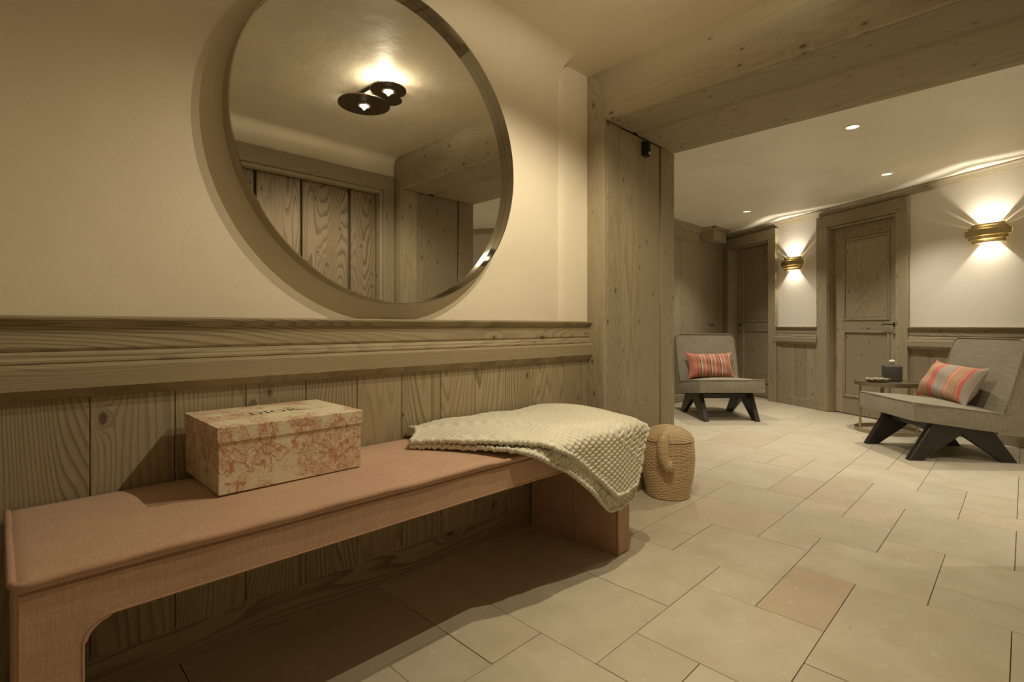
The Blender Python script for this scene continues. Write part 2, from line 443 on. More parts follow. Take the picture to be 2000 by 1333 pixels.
wall_right = struct(obj('wall_right', bm, PLASTER, auto=35), 'cream plaster wall facing the round mirror')
wall_back = struct(bx('wall_back', CX0-0.14, CX0, YR-0.14, YW+0.14, 0, ZC+0.05, PLASTER, bev=0))
ceiling = struct(bx('ceiling', CX0-0.1, XB+0.02, YR-0.1, YW+0.1, ZC, ZC+0.08, PLASTER, bev=0), 'trowelled cream plaster ceiling over the bench')

# wainscot planks behind the bench (real boards with open joints)
xs = [-1.6]
x = 0.163-0.185*9
while x < 2.2:
    if x > -1.55: xs.append(x)
    x += 0.1852
xs.append(2.27)
for a, b in zip(xs, xs[1:]):
    if b-a < 0.03: continue
    bx('plank', a+0.0009, b-0.0009, YW-0.0235, YW+0.004, 0.05, 0.80, LZ, wall_left, 0.0018)
def rail_profile(y0, s, k=1.0):
    """profile (depth, z) of the two-board dado rail; y0 = wall face, s = towards the room"""
    up = [(0, .888), (.020, .888), (.024, .895), (.024, .950), (.028, .953), (.033, .957), (.036, .962), (.046, .965), (.048, .970), (.046, .975), (0, .975)]
    mid = [(0, .855), (.030, .855), (.034, .860), (.034, .866), (.028, .871), (.028, .876), (.024, .882), (.016, .889), (0, .889)]
    low = [(0, .768), (.018, .768), (.026, .772), (.034, .780), (.044, .790), (.050, .796), (.050, .848), (.046, .854), (.040, .857), (0, .857)]
    return [[(y0+s*a, z-k) for a, z in q] for q in (up, mid, low)]
rp = rail_profile(YW-0.004, -1, 0)
trim_1 = struct(obj('trim_1', prism(bmesh.new(), rp[0], 'x', CX0, XB), LX), 'wooden dado rail above the bench wainscot')
obj('bead_moulding', prism(bmesh.new(), rp[1], 'x', CX0, XB), LX, trim_1)
obj('lower_board', prism(bmesh.new(), rp[2], 'x', CX0, XB), LX, trim_1)
# bottom board with bevelled top
bb = [(YW, 0.0), (YW-0.016, 0.0), (YW-0.016, 0.092), (YW-0.010, 0.100), (YW-0.004, 0.104), (YW, 0.104)]
baseboard_left = struct(obj('baseboard_left', prism(bmesh.new(), [(a-0.012, z) for a, z in bb], 'x', CX0, XB), LX), 'wooden skirting behind the pink bench')

# ---- timber clad opening
trim_2 = struct(empty('trim_2'), 'thick timber clad beam over the opening to the sitting room')
bx('core', XB+0.02, XF-0.02, YR-0.10, YW+0.1, ZB+0.02, 2.42, GAP, trim_2, 0)
bx('front_board', XB, XB+0.03, YJR, YJ, ZB, ZC+0.02, WY, trim_2, 0.004, 2)
bx('soffit_board', XB+0.031, XB+0.28, YJR, YJ, ZB, ZB+0.03, WY, trim_2, 0.003)
prf = [(XB+0.281, ZB+0.04), (XB+0.281, ZB+0.026), (XB+0.292, ZB+0.024), (XB+0.310, ZB+0.014), (XB+0.330, ZB+0.004), (XB+0.345, ZB), (XF-0.001, ZB), (XF, ZB+0.001), (XF, ZB+0.03)]
obj('soffit_board', prism(bmesh.new(), prf, 'y', YJR, YJ), WY, trim_2)
bx('back_board', XF-0.02, XF, -3.2, 3.3, ZB+0.03, 2.42, WY, trim_2, 0)
def jamb(name, yf, s, yout, label):
    """yf = face towards the opening, s = direction of the opening, yout = hall wall face"""
    t = struct(empty(name), label)
    def Y(a, b): return (min(a, b), max(a, b))
    y0, y1 = Y(yf-s*0.03, yf-s*0.16)
    bx('core', XB+0.02, XF-0.02, y0, y1, 0, ZB+0.02, GAP, t, 0)
    # post face seen from the hall
    y0, y1 = Y(yf, yout-s*0.01)
    if s < 0:
        bx('post_board', XB, XB+0.03, y0, y1, 0, ZC+0.01, WZ, t, 0.003)
    else:
        r = 0.07; q = [(y0, 0), (y1, 0), (y1, ZC+0.01)]
        q += [(y0+0.01+r-r*math.sin(a), ZC-r+r*math.cos(a)) for a in [i/8*PI/2 for i in range(9)]]
        q += [(y0, ZC-r)]
        obj('post_board', prism(bmesh.new(), q, 'x', XB, XB+0.03), WZ, t)
    y0, y1 = Y(yf, yf-s*0.03)
    bx('reveal_board', XB+0.031, 2.437, y0, y1, 0, ZB, WZ, t, 0.002)
    p0, p1 = Y(yf-s*0.007, yf-s*0.03)
    bx('reveal_panel', 2.439, 2.868, p0, p1, 0, ZB-0.0005, WZ, t, 0.002)
    bx('reveal_board', 2.880, XF, y0, y1, 0, ZB, WZ, t, 0.003)
    y0, y1 = Y(yf+s*0.010, yf-s*0.008)
    bx('skirting', XB-0.0, XF, y0, y1, 0, 0.078, WX, t, 0.002)
    return t
trim_3 = jamb('trim_3', YJ, -1, YW, 'timber post at the end of the bench wall')
trim_4 = jamb('trim_4', YJR, 1, YR, 'timber post facing the bench side, seen in the mirror')

# dividing wall seen from the far room
bm = box(bmesh.new(), XB+0.03, XF-0.021, YW+0.02, 3.4, 0, 2.42)
box(bm, XB+0.03, XF-0.021, -3.3, YR-0.05, 0, 2.42)
wall_front = struct(obj('wall_front', bm, PAINT))
bx('cladding', XF-0.02, XF, YJ+0.03, 3.3, 0, ZB+0.03, WZ, trim_3, 0)
bx('cladding', XF-0.02, XF, -3.2, YJR-0.03, 0, ZB+0.03, WZ, trim_4, 0)

# ---- door opposite the mirror
door_3 = struct(empty('door_3', (0, 0, 0)), 'wide planked timber door seen in the round mirror')
def casing_y(t, x0, x1, ztop, wd, yw, s, top):
    for a, b in ((x0-wd, x0), (x1, x1+wd)):
        bx('casing', a, b, min(yw, yw+s*0.03), max(yw, yw+s*0.03), 0, ztop, WZ, t, 0.004)
    bx('casing_head', x0-wd, x1+wd, min(yw, yw+s*0.032), max(yw, yw+s*0.032), ztop, top, WX, t, 0.004)
casing_y(door_3, 0.86, 2.165, 2.033, 0.10, YR, 1, 2.150)
for a, b in ((0.86, 0.885), (2.14, 2.165)):
    bx('inner_moulding', a, b, YR-0.05, YR+0.018, 0, 2.033, WZ, door_3, 0.006, 2)
bx('inner_moulding', 0.885, 2.14, YR-0.05, YR+0.018, 2.005, 2.033, WX, door_3, 0.006, 2)
bx('backing_board', 0.86, 2.165, YR-0.095, YR-0.075, 0, 2.033, GAP, door_3, 0)
for a, b in ((0.885, 1.215), (1.236, 1.530), (1.548, 1.900), (1.925, 2.139)):
    bx('plank', a, b, YR-0.075, YR-0.045, 0.005, 2.004, DZ, door_3, 0.004)

# ================================================================= FLOOR
kx = {0: .98, 1: 1.187, 2: 1.395, 3: 1.604, 4: 1.813, 5: 2.020, 6: 2.228, 7: 2.420, 8: 2.600, 9: 2.785, 10: 2.965, 11: 3.14, 12: 3.33, 13: 3.545, 14: 3.735, 15: 3.93, 16: 4.14, 17: 4.35, 18: 4.55}
def GX(k):
    if k < 0: return .98+k*.2067
    if k > 18: return 4.55+(k-18)*.2
    return kx[k]
def GY(j): return 1.677-j*.2059
K0, K1, J0, J1 = -13, 36, -9, 24
occ = {}
tiles = []
def place(k0, k1, j0, j1, tint=0.0):
    for k in range(k0, k1):
        for j in range(j0, j1): occ[(k, j)] = True
    tiles.append((k0, k1, j0, j1, tint))
for t in [(4, 6, 5, 6, 1.0), (4, 5, 4, 5, 0), (2, 4, 4, 6, 0), (1, 3, 1, 4, 0), (3, 5, 2, 4, 0.12), (5, 6, 2, 3, .35), (5, 7, 3, 5, 0), (7, 8, 4, 5, 0),
          (7, 9, 2, 4, .38), (6, 8, 5, 7, 0), (3, 6, 6, 8, 0), (6, 7, 7, 10, 0), (7, 9, 7, 9, 0), (8, 9, 6, 7, .1), (9, 12, 6, 8, 0), (8, 10, 4, 6, 0),
          (9, 11, 2, 4, 0), (10, 12, 5, 6, 0), (12, 14, 5, 7, 0), (10, 11, 4, 5, 0), (11, 14, 4, 5, 0), (14, 16, 4, 6, 0), (16, 17, 4, 5, 0),
          (13, 15, 7, 8, 0), (12, 13, 7, 9, 0), (14, 15, 6, 7, 0), (15, 18, 6, 8, 0), (0, 2, -1, 1, 0), (2, 3, -1, 1, 0.1), (3, 4, -1, 1, 0),
          (3, 4, 1, 2, 0), (4, 5, 1, 2, 0), (0, 1, 1, 3, .2), (-3, 0, -1, 2, 0), (-1, 0, 2, 3, .2), (-1, 1, 3, 5, 0), (1, 2, 4, 5, 0), (1, 3, 6, 7, 0),
          (5, 7, 0, 2, .25), (6, 7, 2, 3, .2), (-2, -1, 2, 4, 0.1), (2, 3, 7, 9, 0)]:
    place(*t)
rt = random.Random(12)
SZ = [(3, 2), (2, 3), (2, 2), (2, 2), (2, 1), (1, 2), (1, 1), (3, 1)]
for k in range(K0, K1):
    for j in range(J0, J1):
        if occ.get((k, j)): continue
        opts = SZ[:]; rt.shuffle(opts); opts.sort(key=lambda q: -q[0]*q[1]*rt.random())
        for a, b in opts+[(1, 1)]:
            if k+a > K1 or j+b > J1: continue
            if all(not occ.get((k+x, j+y)) for x in range(a) for y in range(b)):
                place(k, k+a, j, j+b, rt.choice([0, 0, 0, 0, 0, .1, .2])); break
floor = struct(bx('floor', -1.8, 8.4, -3.6, 3.7, -0.10, -0.012, GROUT, bev=0), 'cream limestone floor laid in mixed rectangular slabs')
G_ = 0.0011
def infloor(x, y):
    if x < -1.6: return False
    if x < XB: return -0.40 < y < 1.72
    if x < XF: return -0.18 < y < 1.60
    return True
def tile_bm(bm, x0, x1, y0, y1, dz=0.0):
    box(bm, x0+G_, x1-G_, y0+G_, y1-G_, -0.012, dz, 0.0009, 1)
todo = []
for k0, k1, j0, j1, tint in tiles:
    x0, x1, y1, y0 = GX(k0), GX(k1), GY(j0), GY(j1)
    pts = [(x0+(x1-x0)*u, y0+(y1-y0)*v) for u in (0.02, .5, .98) for v in (0.02, .5, .98)]
    if not any(infloor(*p) for p in pts): continue
    # clip to the hall / opening / far room outline
    if max(x0, x1) <= XB+0.05: x0 = max(x0, -1.6); y0 = max(y0, -0.40); y1 = min(y1, 1.72)
    y0 = max(y0, -3.4); y1 = min(y1, 3.4)
    if y1-y0 < 0.02 or x1-x0 < 0.02: continue
    cx, cy = (x0+x1)/2, (y0+y1)/2
    # beyond the slanted far wall nothing is laid
    if (cx-5.63)*(-.868)+(cy-.009)*.496 < -0.35: continue
    todo.append((math.hypot(cx, cy), x0, x1, y0, y1, tint, cx, cy))
def visible(cx, cy, dist):
    d = (cx+cy)*.70711; r = (cx-cy)*.70711
    return d > 0.5 and abs(r)/d < 1.25
todo.sort(key=lambda q: (not visible(q[6], q[7], q[0]), q[0]))
rest = bmesh.new()
for i, (dd, x0, x1, y0, y1, tint, cx, cy) in enumerate(todo):
    dz = rt.uniform(-0.0006, 0.0006)
    if i < 295:
        o = obj('tile', box(bmesh.new(), -(x1-x0)/2+G_, (x1-x0)/2-G_, -(y1-y0)/2+G_, (y1-y0)/2-G_, -0.012, dz, 0.0009), STONE, floor)
        o.location = (cx, cy, 0); o['tint'] = float(tint)
        if tint >= 0.9: o['label'] = 'pinkish beige slab'
    else: tile_bm(rest, x0, x1, y0, y1, dz)
if len(rest.verts):
    o = obj('tile', rest, STONE, floor); o['kind'] = 'stuff'; o['tint'] = 0.0

# ================================================================= FAR ROOM
ZF = 2.245
struct(bx('ceiling', XF, 8.4, -3.5, 3.6, ZF, ZF+0.08, CEILP, bev=0), 'flat cream ceiling of the sitting room')
EX, EY = 0.4960, 0.8683
ANG = math.atan2(EY, EX)
W0 = (5.63, 0.009, 0)
D2 = (0.985, 1.765); D1 = (2.62, 3.385); DH = 2.035
wall_far = empty('wall_far', W0, ANG); struct(wall_far, 'cream painted wall with two timber doors and brass lamps')
bm = bmesh.new()
def wbox(bm, s0, s1, z0, z1, y0=-0.2, y1=0.0): box(bm, s0, s1, y0, y1, z0, z1)
wbox(bm, -4.2, D2[0], 0, 2.3); wbox(bm, D2[0], D2[1], DH, 2.3); wbox(bm, D2[1], D1[0], 0, 2.3); wbox(bm, D1[0], D1[1], DH, 2.3); wbox(bm, D1[1], 4.1, 0, 2.3)
wbox(bm, D2[0], D2[1], 0, 2.3, -0.24, -0.2); wbox(bm, D1[0], D1[1], 0, 2.3, -0.24, -0.2)
obj('plaster', bm, PAINT, wall_far)
RO = 0.033
segs = [(-4.0, 0.868), (1.885, 2.497)]
for si, (s0, s1) in enumerate(segs):
    q = rail_profile(0.0, 1, RO)
    for nm, pr in zip(('upper_board', 'bead_moulding', 'lower_board'), q):
        obj(nm, prism(bmesh.new(), pr, 'x', s0, s1), WX, wall_far)
    bx('skirting', s0, s1, 0, 0.018, 0, 0.10, WX, wall_far, 0.003)
    e = s1-0.0; edges = [e]
    if si == 1: edges = [1.885, 2.06, 2.23, 2.40, 2.497]
    else:
        edges = [0.868-i*0.172 for i in range(0, 29)][::-1]
    for a, b in zip(edges, edges[1:]):
        bx('plank', a+0.0012, b-0.0012, 0, 0.010, 0.09, 0.76, WZ, wall_far, 0.003)
for a in (1.885, 2.462):
    bx('stile', a, a+0.035, 0, 0.018, 0.10, 0.742, WZ, wall_far, 0.003)
# cornice
crown = [(0, 2.185), (0.012, 2.185), (0.016, 2.192), (0.022, 2.200), (0.040, 2.222), (0.052, 2.228), (0.060, 2.236), (0.060, ZF), (0, ZF)]
t5 = struct(empty('trim_5', W0, ANG), 'timber cornice along the wall with the two doors')
obj('cornice', prism(bmesh.new(), crown, 'x', -4.0, 3.55), WX, t5)

def door(name, s0, s1, recess, cw0, cw1, proud, handle_side, label):
    """a panelled door in the slanted wall; s0 is its right edge in the photograph"""
    d = struct(empty(name, W0, ANG), label)
    top = DH+0.135
    # casing
    bx('casing', s0-cw0, s0+0.004, 0.0, proud, 0, top-0.13, WZ, d, 0.004)
    bx('casing', s1-0.004, s1+cw1, 0.0, proud, 0, top-0.13, WZ, d, 0.004)
    bx('casing_head', s0-cw0, s1+cw1, 0.0, proud, top-0.13+0.0005, top, WX, d, 0.004)
    # stepped inner moulding + reveal
    for a, b in ((s0, s0+0.016), (s1-0.016, s1)):
        bx('reveal', a, b, -recess-0.04, proud-0.012, 0, DH, WZ, d, 0.004)
    bx('reveal', s0+0.016, s1-0.016, -recess-0.04, proud-0.012, DH-0.014, DH, WX, d, 0.004)
    # leaf
    a, b = s0+0.019, s1-0.019; y0, y1 = -recess-0.04, -recess
    leaf = bx('door_leaf', a, b, y0-0.002, y0+0.012, 0.008, DH-0.017, DZ, d, 0)
    st = 0.105
    for u, v in ((a, a+st), (b-st, b)): bx('stile', u, v, y0+0.012, y1, 0.008, DH-0.017, WZ, leaf, 0.003)
    rails = [(0.008, 0.185), (0.905, 1.005), (DH-0.017-0.13, DH-0.017)]
    for u, v in rails: bx('rail', a+st, b-st, y0+0.012, y1, u, v, WX, leaf, 0.003)
    for u, v in ((0.185, 0.905), (1.005, DH-0.147)):
        pa, pb = a+st, b-st; m_ = 0.03
        bx('panel', pa+m_-0.004, pb-m_+0.004, y0+0.012, y1-0.006, u+m_-0.004, v-m_+0.004, WZ, leaf, 0.010, 2)
        for k, (e0, e1, f0, f1, mt) in enumerate(((pa, pa+m_, u, v, WZ), (pb-m_, pb, u, v, WZ), (pa+m_, pb-m_, u, u+m_, WX), (pa+m_, pb-m_, v-m_, v, WX))):
            bx('panel_moulding', e0, e1, y0+0.012, y1+0.010, f0, f1, mt, leaf, 0.009, 3, 40)
    # handle
    hs = s0+0.075 if handle_side < 0 else s1-0.075
    dr = 1 if handle_side < 0 else -1
    h = bx('handle', hs-0.016, hs+0.016, y1, y1+0.006, 0.945, 0.985, IRON, leaf, 0.003)
    bm = tube(bmesh.new(), [(hs, y1, 0.965), (hs, y1+0.045, 0.965), (hs+dr*0.015, y1+0.052, 0.965), (hs+dr*0.06, y1+0.052, 0.968), (hs+dr*0.095, y1+0.050, 0.960)], 0.006, 8)
    lathe(bm, [(0, 0), (0.012, 0.004), (0.012, 0.012), (0, 0.016)], 12, (hs, y1+0.01, 0.86))
    # keyhole plate under the lever
    obj('lever', bm, IRON, leaf, True)
    return d
door_2 = door('door_2', D2[0], D2[1], 0.055, 0.112, 0.135, 0.035, -1, 'panelled timber door between the two brass wall lamps')
door_1 = door('door_1', D1[0], D1[1], 0.105, 0.122, 0.12, 0.045, 1, 'panelled timber door in the far corner behind the left armchair')

# cupboard wall, far left
YCL = 3.08
wall_closet = struct(bx('wall_side', XF, 8.2, YCL, YCL+0.15, 0, 2.3, PAINT, bev=0), 'timber clad cupboard wall at the far left of the sitting room')
ed = [3.09, 3.48, 3.87, 4.27, 4.67, 5.07, 5.47, 5.67, 6.06, 6.46, 6.91, 7.25, 7.42]
for a, b in zip(ed, ed[1:]):
    bx('plank', a+0.0015, b-0.0015, YCL-0.02, YCL, 0.09, 2.06, WZ, wall_closet, 0.003)
bx('skirting', XF, 7.38, YCL-0.045, YCL, 0, 0.095, WX, wall_closet, 0.004)
bx('frieze', XF, 7.40, YCL-0.03, YCL, 2.05, ZF, WX, wall_closet, 0.002)
bx('frieze_bead', XF, 7.40, YCL-0.045, YCL, 2.04, 2.062, WX, wall_closet, 0.005, 2)
cr = [(YCL-0.03-a, z) for a, z in [(0, 2.17), (0.02, 2.175), (0.04, 2.21), (0.06, 2.22), (0.065, ZF), (0, ZF)]]
obj('cornice', prism(bmesh.new(), cr, 'x', XF, 6.58), WX, wall_closet)
bh = bx('boxed_beam_end', 6.58, 6.98, 2.87, YCL-0.0, 2.07, ZF, WX, wall_closet, 0.003)
obj('beam_cornice', prism(bmesh.new(), [(2.87-a, z) for a, z in [(0, 2.205), (0.025, 2.212), (0.04, 2.23), (0.04, ZF), (0, ZF)]], 'x', 6.54, 7.02), WX, bh)
bm = prism(bmesh.new(), [(6.58-a, z) for a, z in [(0, 2.205), (0.025, 2.212), (0.04, 2.23), (0.04, ZF), (0, ZF)]], 'y', 2.83, YCL)
obj('beam_cornice', bm, WY, bh)
for x in (6.87, 6.95):
    bm = lathe(bmesh.new(), [(0, 0), (0.006, 0), (0.006, 0.012), (0.013, 0.016), (0.013, 0.024), (0, 0.028)], 12)
    bmesh.ops.rotate(bm, verts=bm.verts[:], matrix=Matrix.Rotation(PI/2, 3, 'X'))
    bmesh.ops.translate(bm, verts=bm.verts[:], vec=(x, YCL-0.02, 0.968))
    obj('knob', bm, IRON, wall_closet, True)
wall_end = struct(bx('wall_end', XF-0.1, 6.0, -3.35, -3.2, 0, 2.3, PAINT, bev=0))

# ================================================================= THINGS
# ---- downlights
for i, (x, y) in enumerate(DL):
    t = empty('recessed_downlight', (x, y, ZF))
    tag(t, ['recessed ceiling downlight nearest the timber beam', 'recessed ceiling downlight in front of the right-hand timber door', 'recessed ceiling downlight above the left armchair, farthest of the three'][i], 'downlight', 'recessed downlights in the sitting room ceiling')
    obj('trim_ring', lathe(bmesh.new(), [(0.036, -0.001), (0.038, -0.004), (0.045, -0.004), (0.047, 0.0), (0.036, 0.0)], 40), CEILP, t, True)
    obj('lens', lathe(bmesh.new(), [(0.0, -0.0025), (0.036, -0.0025), (0.036, -0.0005), (0, -0.0005)], 40), DOWNM, t)

# ---- ceiling lamp reflected in the mirror
lamp = tag(empty('ceiling_lamp', (LAMP_A[0], LAMP_A[1], ZC)), 'ceiling lamp of overlapping dark discs with two glowing bulbs, reflected in mirror', 'lamp')
def at_lamp(p): return (p[0]-LAMP_A[0], p[1]-LAMP_A[1])
bx('mounting_plate', -0.05, 0.08, -0.03, 0.25, -0.02, 0.0, LAMPDISC, lamp, 0.003)
for (px, py), R_, z in ((LAMP_A, 0.150, -0.045), (LAMP_B, 0.098, -0.055), (LAMP_C, 0.075, -0.038)):
    ox, oy = at_lamp((px, py))
    dsc = obj('disc', lathe(bmesh.new(), [(0, -0.004), (R_-0.001, -0.004), (R_, -0.003), (R_, 0.003), (R_-0.001, 0.004), (0, 0.004)], 64, (ox, oy, z)), LAMPDISC, lamp, auto=40)
    obj('stem', tube(bmesh.new(), [(ox, oy, z), (ox, oy, 0.0)] if R_ < 0.08 else [(ox+0.03, oy, z), (ox+0.03, oy, 0.0)], 0.006, 8), LAMPDISC, dsc)
    if R_ > 0.08:
        b_ = obj('bulb', lathe(bmesh.new(), [(0, -0.0235), (0.012, -0.021), (0.020, -0.015), (0.024, -0.009), (0.025, -0.004), (0, -0.004)], 24, (ox, oy, z)), BULB, lamp, True)
        obj('bulb_ring', lathe(bmesh.new(), [(0.029, -0.004), (0.029, -0.010), (0.036, -0.012), (0.039, -0.008), (0.039, -0.004)], 32, (ox, oy, z)), GLASSRING, b_, True)

# ---- mirror
MX, MZ, MR = 1.068, 1.624, 0.592
mirror = tag(empty('wall_mirror', (MX, YW, MZ)), 'large round mirror in a thin polished bronze frame above the pink bench', 'mirror')
def ylathe(prof, n):
    bm = lathe(bmesh.new(), prof, n); bmesh.ops.rotate(bm, verts=bm.verts[:], matrix=Matrix.Rotation(PI/2, 3, 'X')); return bm
# after rotation local z -> -y (towards the room)
obj('frame', ylathe([(MR-0.004, 0.0), (MR, 0.0), (MR, 0.060), (MR-0.004, 0.060), (MR-0.004, 0.0)], 256), CHROME, mirror, auto=40)
obj('glass', ylathe([(0, 0.012), (0, 0.022), (MR-0.0045, 0.022), (MR-0.0045, 0.012), (0, 0.012)][1:4], 256), MIRROR, mirror)
obj('backing', ylathe([(0, 0.001), (MR-0.006, 0.001), (MR-0.006, 0.02), (0, 0.02)], 128), GAP, mirror)

# ---- bench
BX0, BX1, BY0, BY1 = 0.018, 1.892, 1.185, 1.672
bench = tag(empty('upholstered_bench', ((BX0+BX1)/2, (BY0+BY1)/2, 0)), 'long pink linen upholstered bench standing along the wainscot under the mirror', 'bench')
inv = Matrix.Translation(-bench.location)
def local(bm, o): bmesh.ops.translate(bm, verts=bm.verts[:], vec=-Vector(o.location)); return bm
ZS = 0.503; ZU = 0.424; LT = 0.088
def arc(cx, cz, r, a0, a1, n=8): return [(cx+r*math.cos(a0+(a1-a0)*i/n), cz+r*math.sin(a0+(a1-a0)*i/n)) for i in range(n+1)]
inner = [(BX0+LT, 0)] + arc(BX0+LT+0.045, ZU-0.045, 0.045, PI, PI/2) + arc(BX1-LT-0.012, ZU-0.012, 0.012, PI/2, 0, 3) + [(BX1-LT, 0)]
prof = [(BX0, 0), (BX0, ZS), (BX1, ZS), (BX1, 0)] + inner[::-1]
bm = prism(bmesh.new(), prof, 'y', BY0, BY1)
es = [e for e in bm.edges if abs(e.verts[0].co.y-e.verts[1].co.y) < 1e-6 and abs(e.verts[0].co.y-BY0) < 1e-4]
bmesh.ops.bevel(bm, geom=es, offset=0.006, segments=3, affect='EDGES')
body = obj('body', local(bm, bench), PINK, bench, auto=35)
cs = [[[(BX0, BY0, ZS), (BX1, BY0, ZS)], [(BX0, BY1, ZS), (BX1, BY1, ZS)]], [[(BX0, BY0, ZS+0.013), (BX1, BY0, ZS+0.013)], [(BX0, BY1, ZS+0.016), (BX1, BY1, ZS+0.016)]]]
obj('seat_cushion', local(hexa(cs, (90, 24, 2), (0.004, 0.004, 0.006, 0, 0, 0.0275), 0.0010, 3, 2.1), bench), PINK, bench, True)
def wavy(pts, n, amp, seed=1):
    out = []; r_ = random.Random(seed); ph = [r_.random()*6.3 for _ in range(4)]
    m = len(pts)-1
    for i in range(m):
        a, b = Vector(pts[i]), Vector(pts[i+1]); L_ = (b-a).length; q = max(2, int(n*L_))
        for k in range(q):
            p = a+(b-a)*k/q; t = p.x*1.7+p.y*2.3
            p = p+Vector((0, 0.5*amp*math.sin(13*t+ph[0]), amp*(math.sin(9*t+ph[1])+0.5*math.sin(23*t+ph[2]))))
            out.append(p)
    out.append(Vector(pts[-1])); return out
zp = ZS+0.013; e = 0.003
loop = [(BX0-e, BY1, zp), (BX0-e, BY0+0.02, zp), (BX0+0.003, BY0+0.003, zp), (BX0+0.02, BY0-e, zp), (BX1-0.02, BY0-e, zp), (BX1-0.003, BY0+0.003, zp), (BX1+e, BY0+0.02, zp), (BX1+e, BY1, zp)]
obj('piping', local(tube(bmesh.new(), wavy(loop, 60, 0.0014), 0.0066, 10), bench), PIPE, bench, True)
il = [(x, BY0+0.0015, z) for x, z in inner]
obj('piping', local(tube(bmesh.new(), il, 0.0028, 8), bench), PIPE, bench, True)
obj('leg_seam', local(tube(bmesh.new(), [(BX1-LT-0.0005, (BY0+BY1)/2-0.02, 0.002), (BX1-LT-0.0005, (BY0+BY1)/2-0.02, ZU-0.01)], 0.0022, 6), bench), PIPE, bench, True)

# ---- patterned box with lid
GX0, GX1, GY0, GY1, GZ = 0.365, 0.742, 1.350, 1.655, 0.5455
gb = tag(empty('lidded_box', ((GX0+GX1)/2, (GY0+GY1)/2, GZ)), 'cream lidded cardboard box with coral red pastoral print on the bench', 'box')
hx, hy = (GX1-GX0)/2, (GY1-GY0)/2
bx('box_body', -hx+0.004, hx-0.004, -hy+0.004, hy-0.004, 0.0, 0.155, TOILE, gb, 0.0015, 2)
lid = bx('lid', -hx, hx, -hy, hy, 0.124, 0.1625, TOILE, gb, 0.002, 2)
def letters():
    bm = bmesh.new()
    def poly(pts):
        vs = [bm.verts.new((x, y, 0)) for x, y in pts]; bm.faces.new(vs)
    def rect(x0, x1, y0, y1): poly([(x0, y0), (x1, y0), (x1, y1), (x0, y1)])
    def ring(cx, cy, rx, ry, ix, iy, a0=0, a1=2*PI, n=28):
        for i in range(n):
            t0, t1 = a0+(a1-a0)*i/n, a0+(a1-a0)*(i+1)/n
            poly([(cx+ix*math.cos(t0), cy+iy*math.sin(t0)), (cx+rx*math.cos(t0), cy+ry*math.sin(t0)), (cx+rx*math.cos(t1), cy+ry*math.sin(t1)), (cx+ix*math.cos(t1), cy+iy*math.sin(t1))])
    def stem(x): rect(x, x+0.15, 0, 1); rect(x-0.08, x+0.23, 0, 0.035); rect(x-0.08, x+0.23, 0.965, 1)
    stem(0.08); ring(0.25, 0.5, 0.62, 0.5, 0.46, 0.465, -PI/2, PI/2)
    stem(1.12)
    ring(1.98, 0.5, 0.50, 0.52, 0.35, 0.485)
    stem(2.72); ring(2.88, 0.74, 0.36, 0.26, 0.22, 0.225, -PI/2, PI/2)
    poly([(2.95, 0.5), (3.08, 0.5), (3.50, 0.0), (3.32, 0.0)]); rect(3.28, 3.55, 0, 0.035)
    return bm
bm = letters()
bmesh.ops.scale(bm, vec=(0.0385, 0.040, 1), verts=bm.verts[:])
bmesh.ops.translate(bm, vec=(-0.068, -0.020, 0.16275), verts=bm.verts[:])
bmesh.ops.solidify(bm, geom=bm.faces[:], thickness=0.0003)
obj('lettering', bm, INK, lid)

# ---- knitted throw
def knit(P, Nn, A, B):
    """A,B metric cloth coordinates -> height"""
    p = 0.0225
    band = np.mod(B+0.06, 0.245)
    ca = np.abs(np.sin(PI*(A/p+0.5*np.floor(B/p*1.25)))); cb = np.abs(np.sin(PI*B/p*1.25))
    lattice = 1-0.95*np.exp(-((1-ca)**2*9+(1-cb)**2*7))-0.25*(np.abs(np.cos(PI*B/p*2.5))**2)
    st = 0.012*np.sin(2*PI*A/0.005)
    tw = np.sin(2*PI*A/0.055)
    c0 = 0.5+0.5*np.cos(2*PI*((band-0.19)/0.055+0.28*tw)*2)
    cable = 0.35+0.65*np.sqrt(np.clip(c0, 0, 1))
    m = 1/(1+np.exp(-(band-0.165)/0.002))*1/(1+np.exp(-(0.240-band)/0.002))
    rib = 0.12*np.sin(2*PI*A/0.0085+np.sin(2*PI*B/0.01))
    return 0.0110*(lattice*(1-m)+cable*m)+0.0015*rib
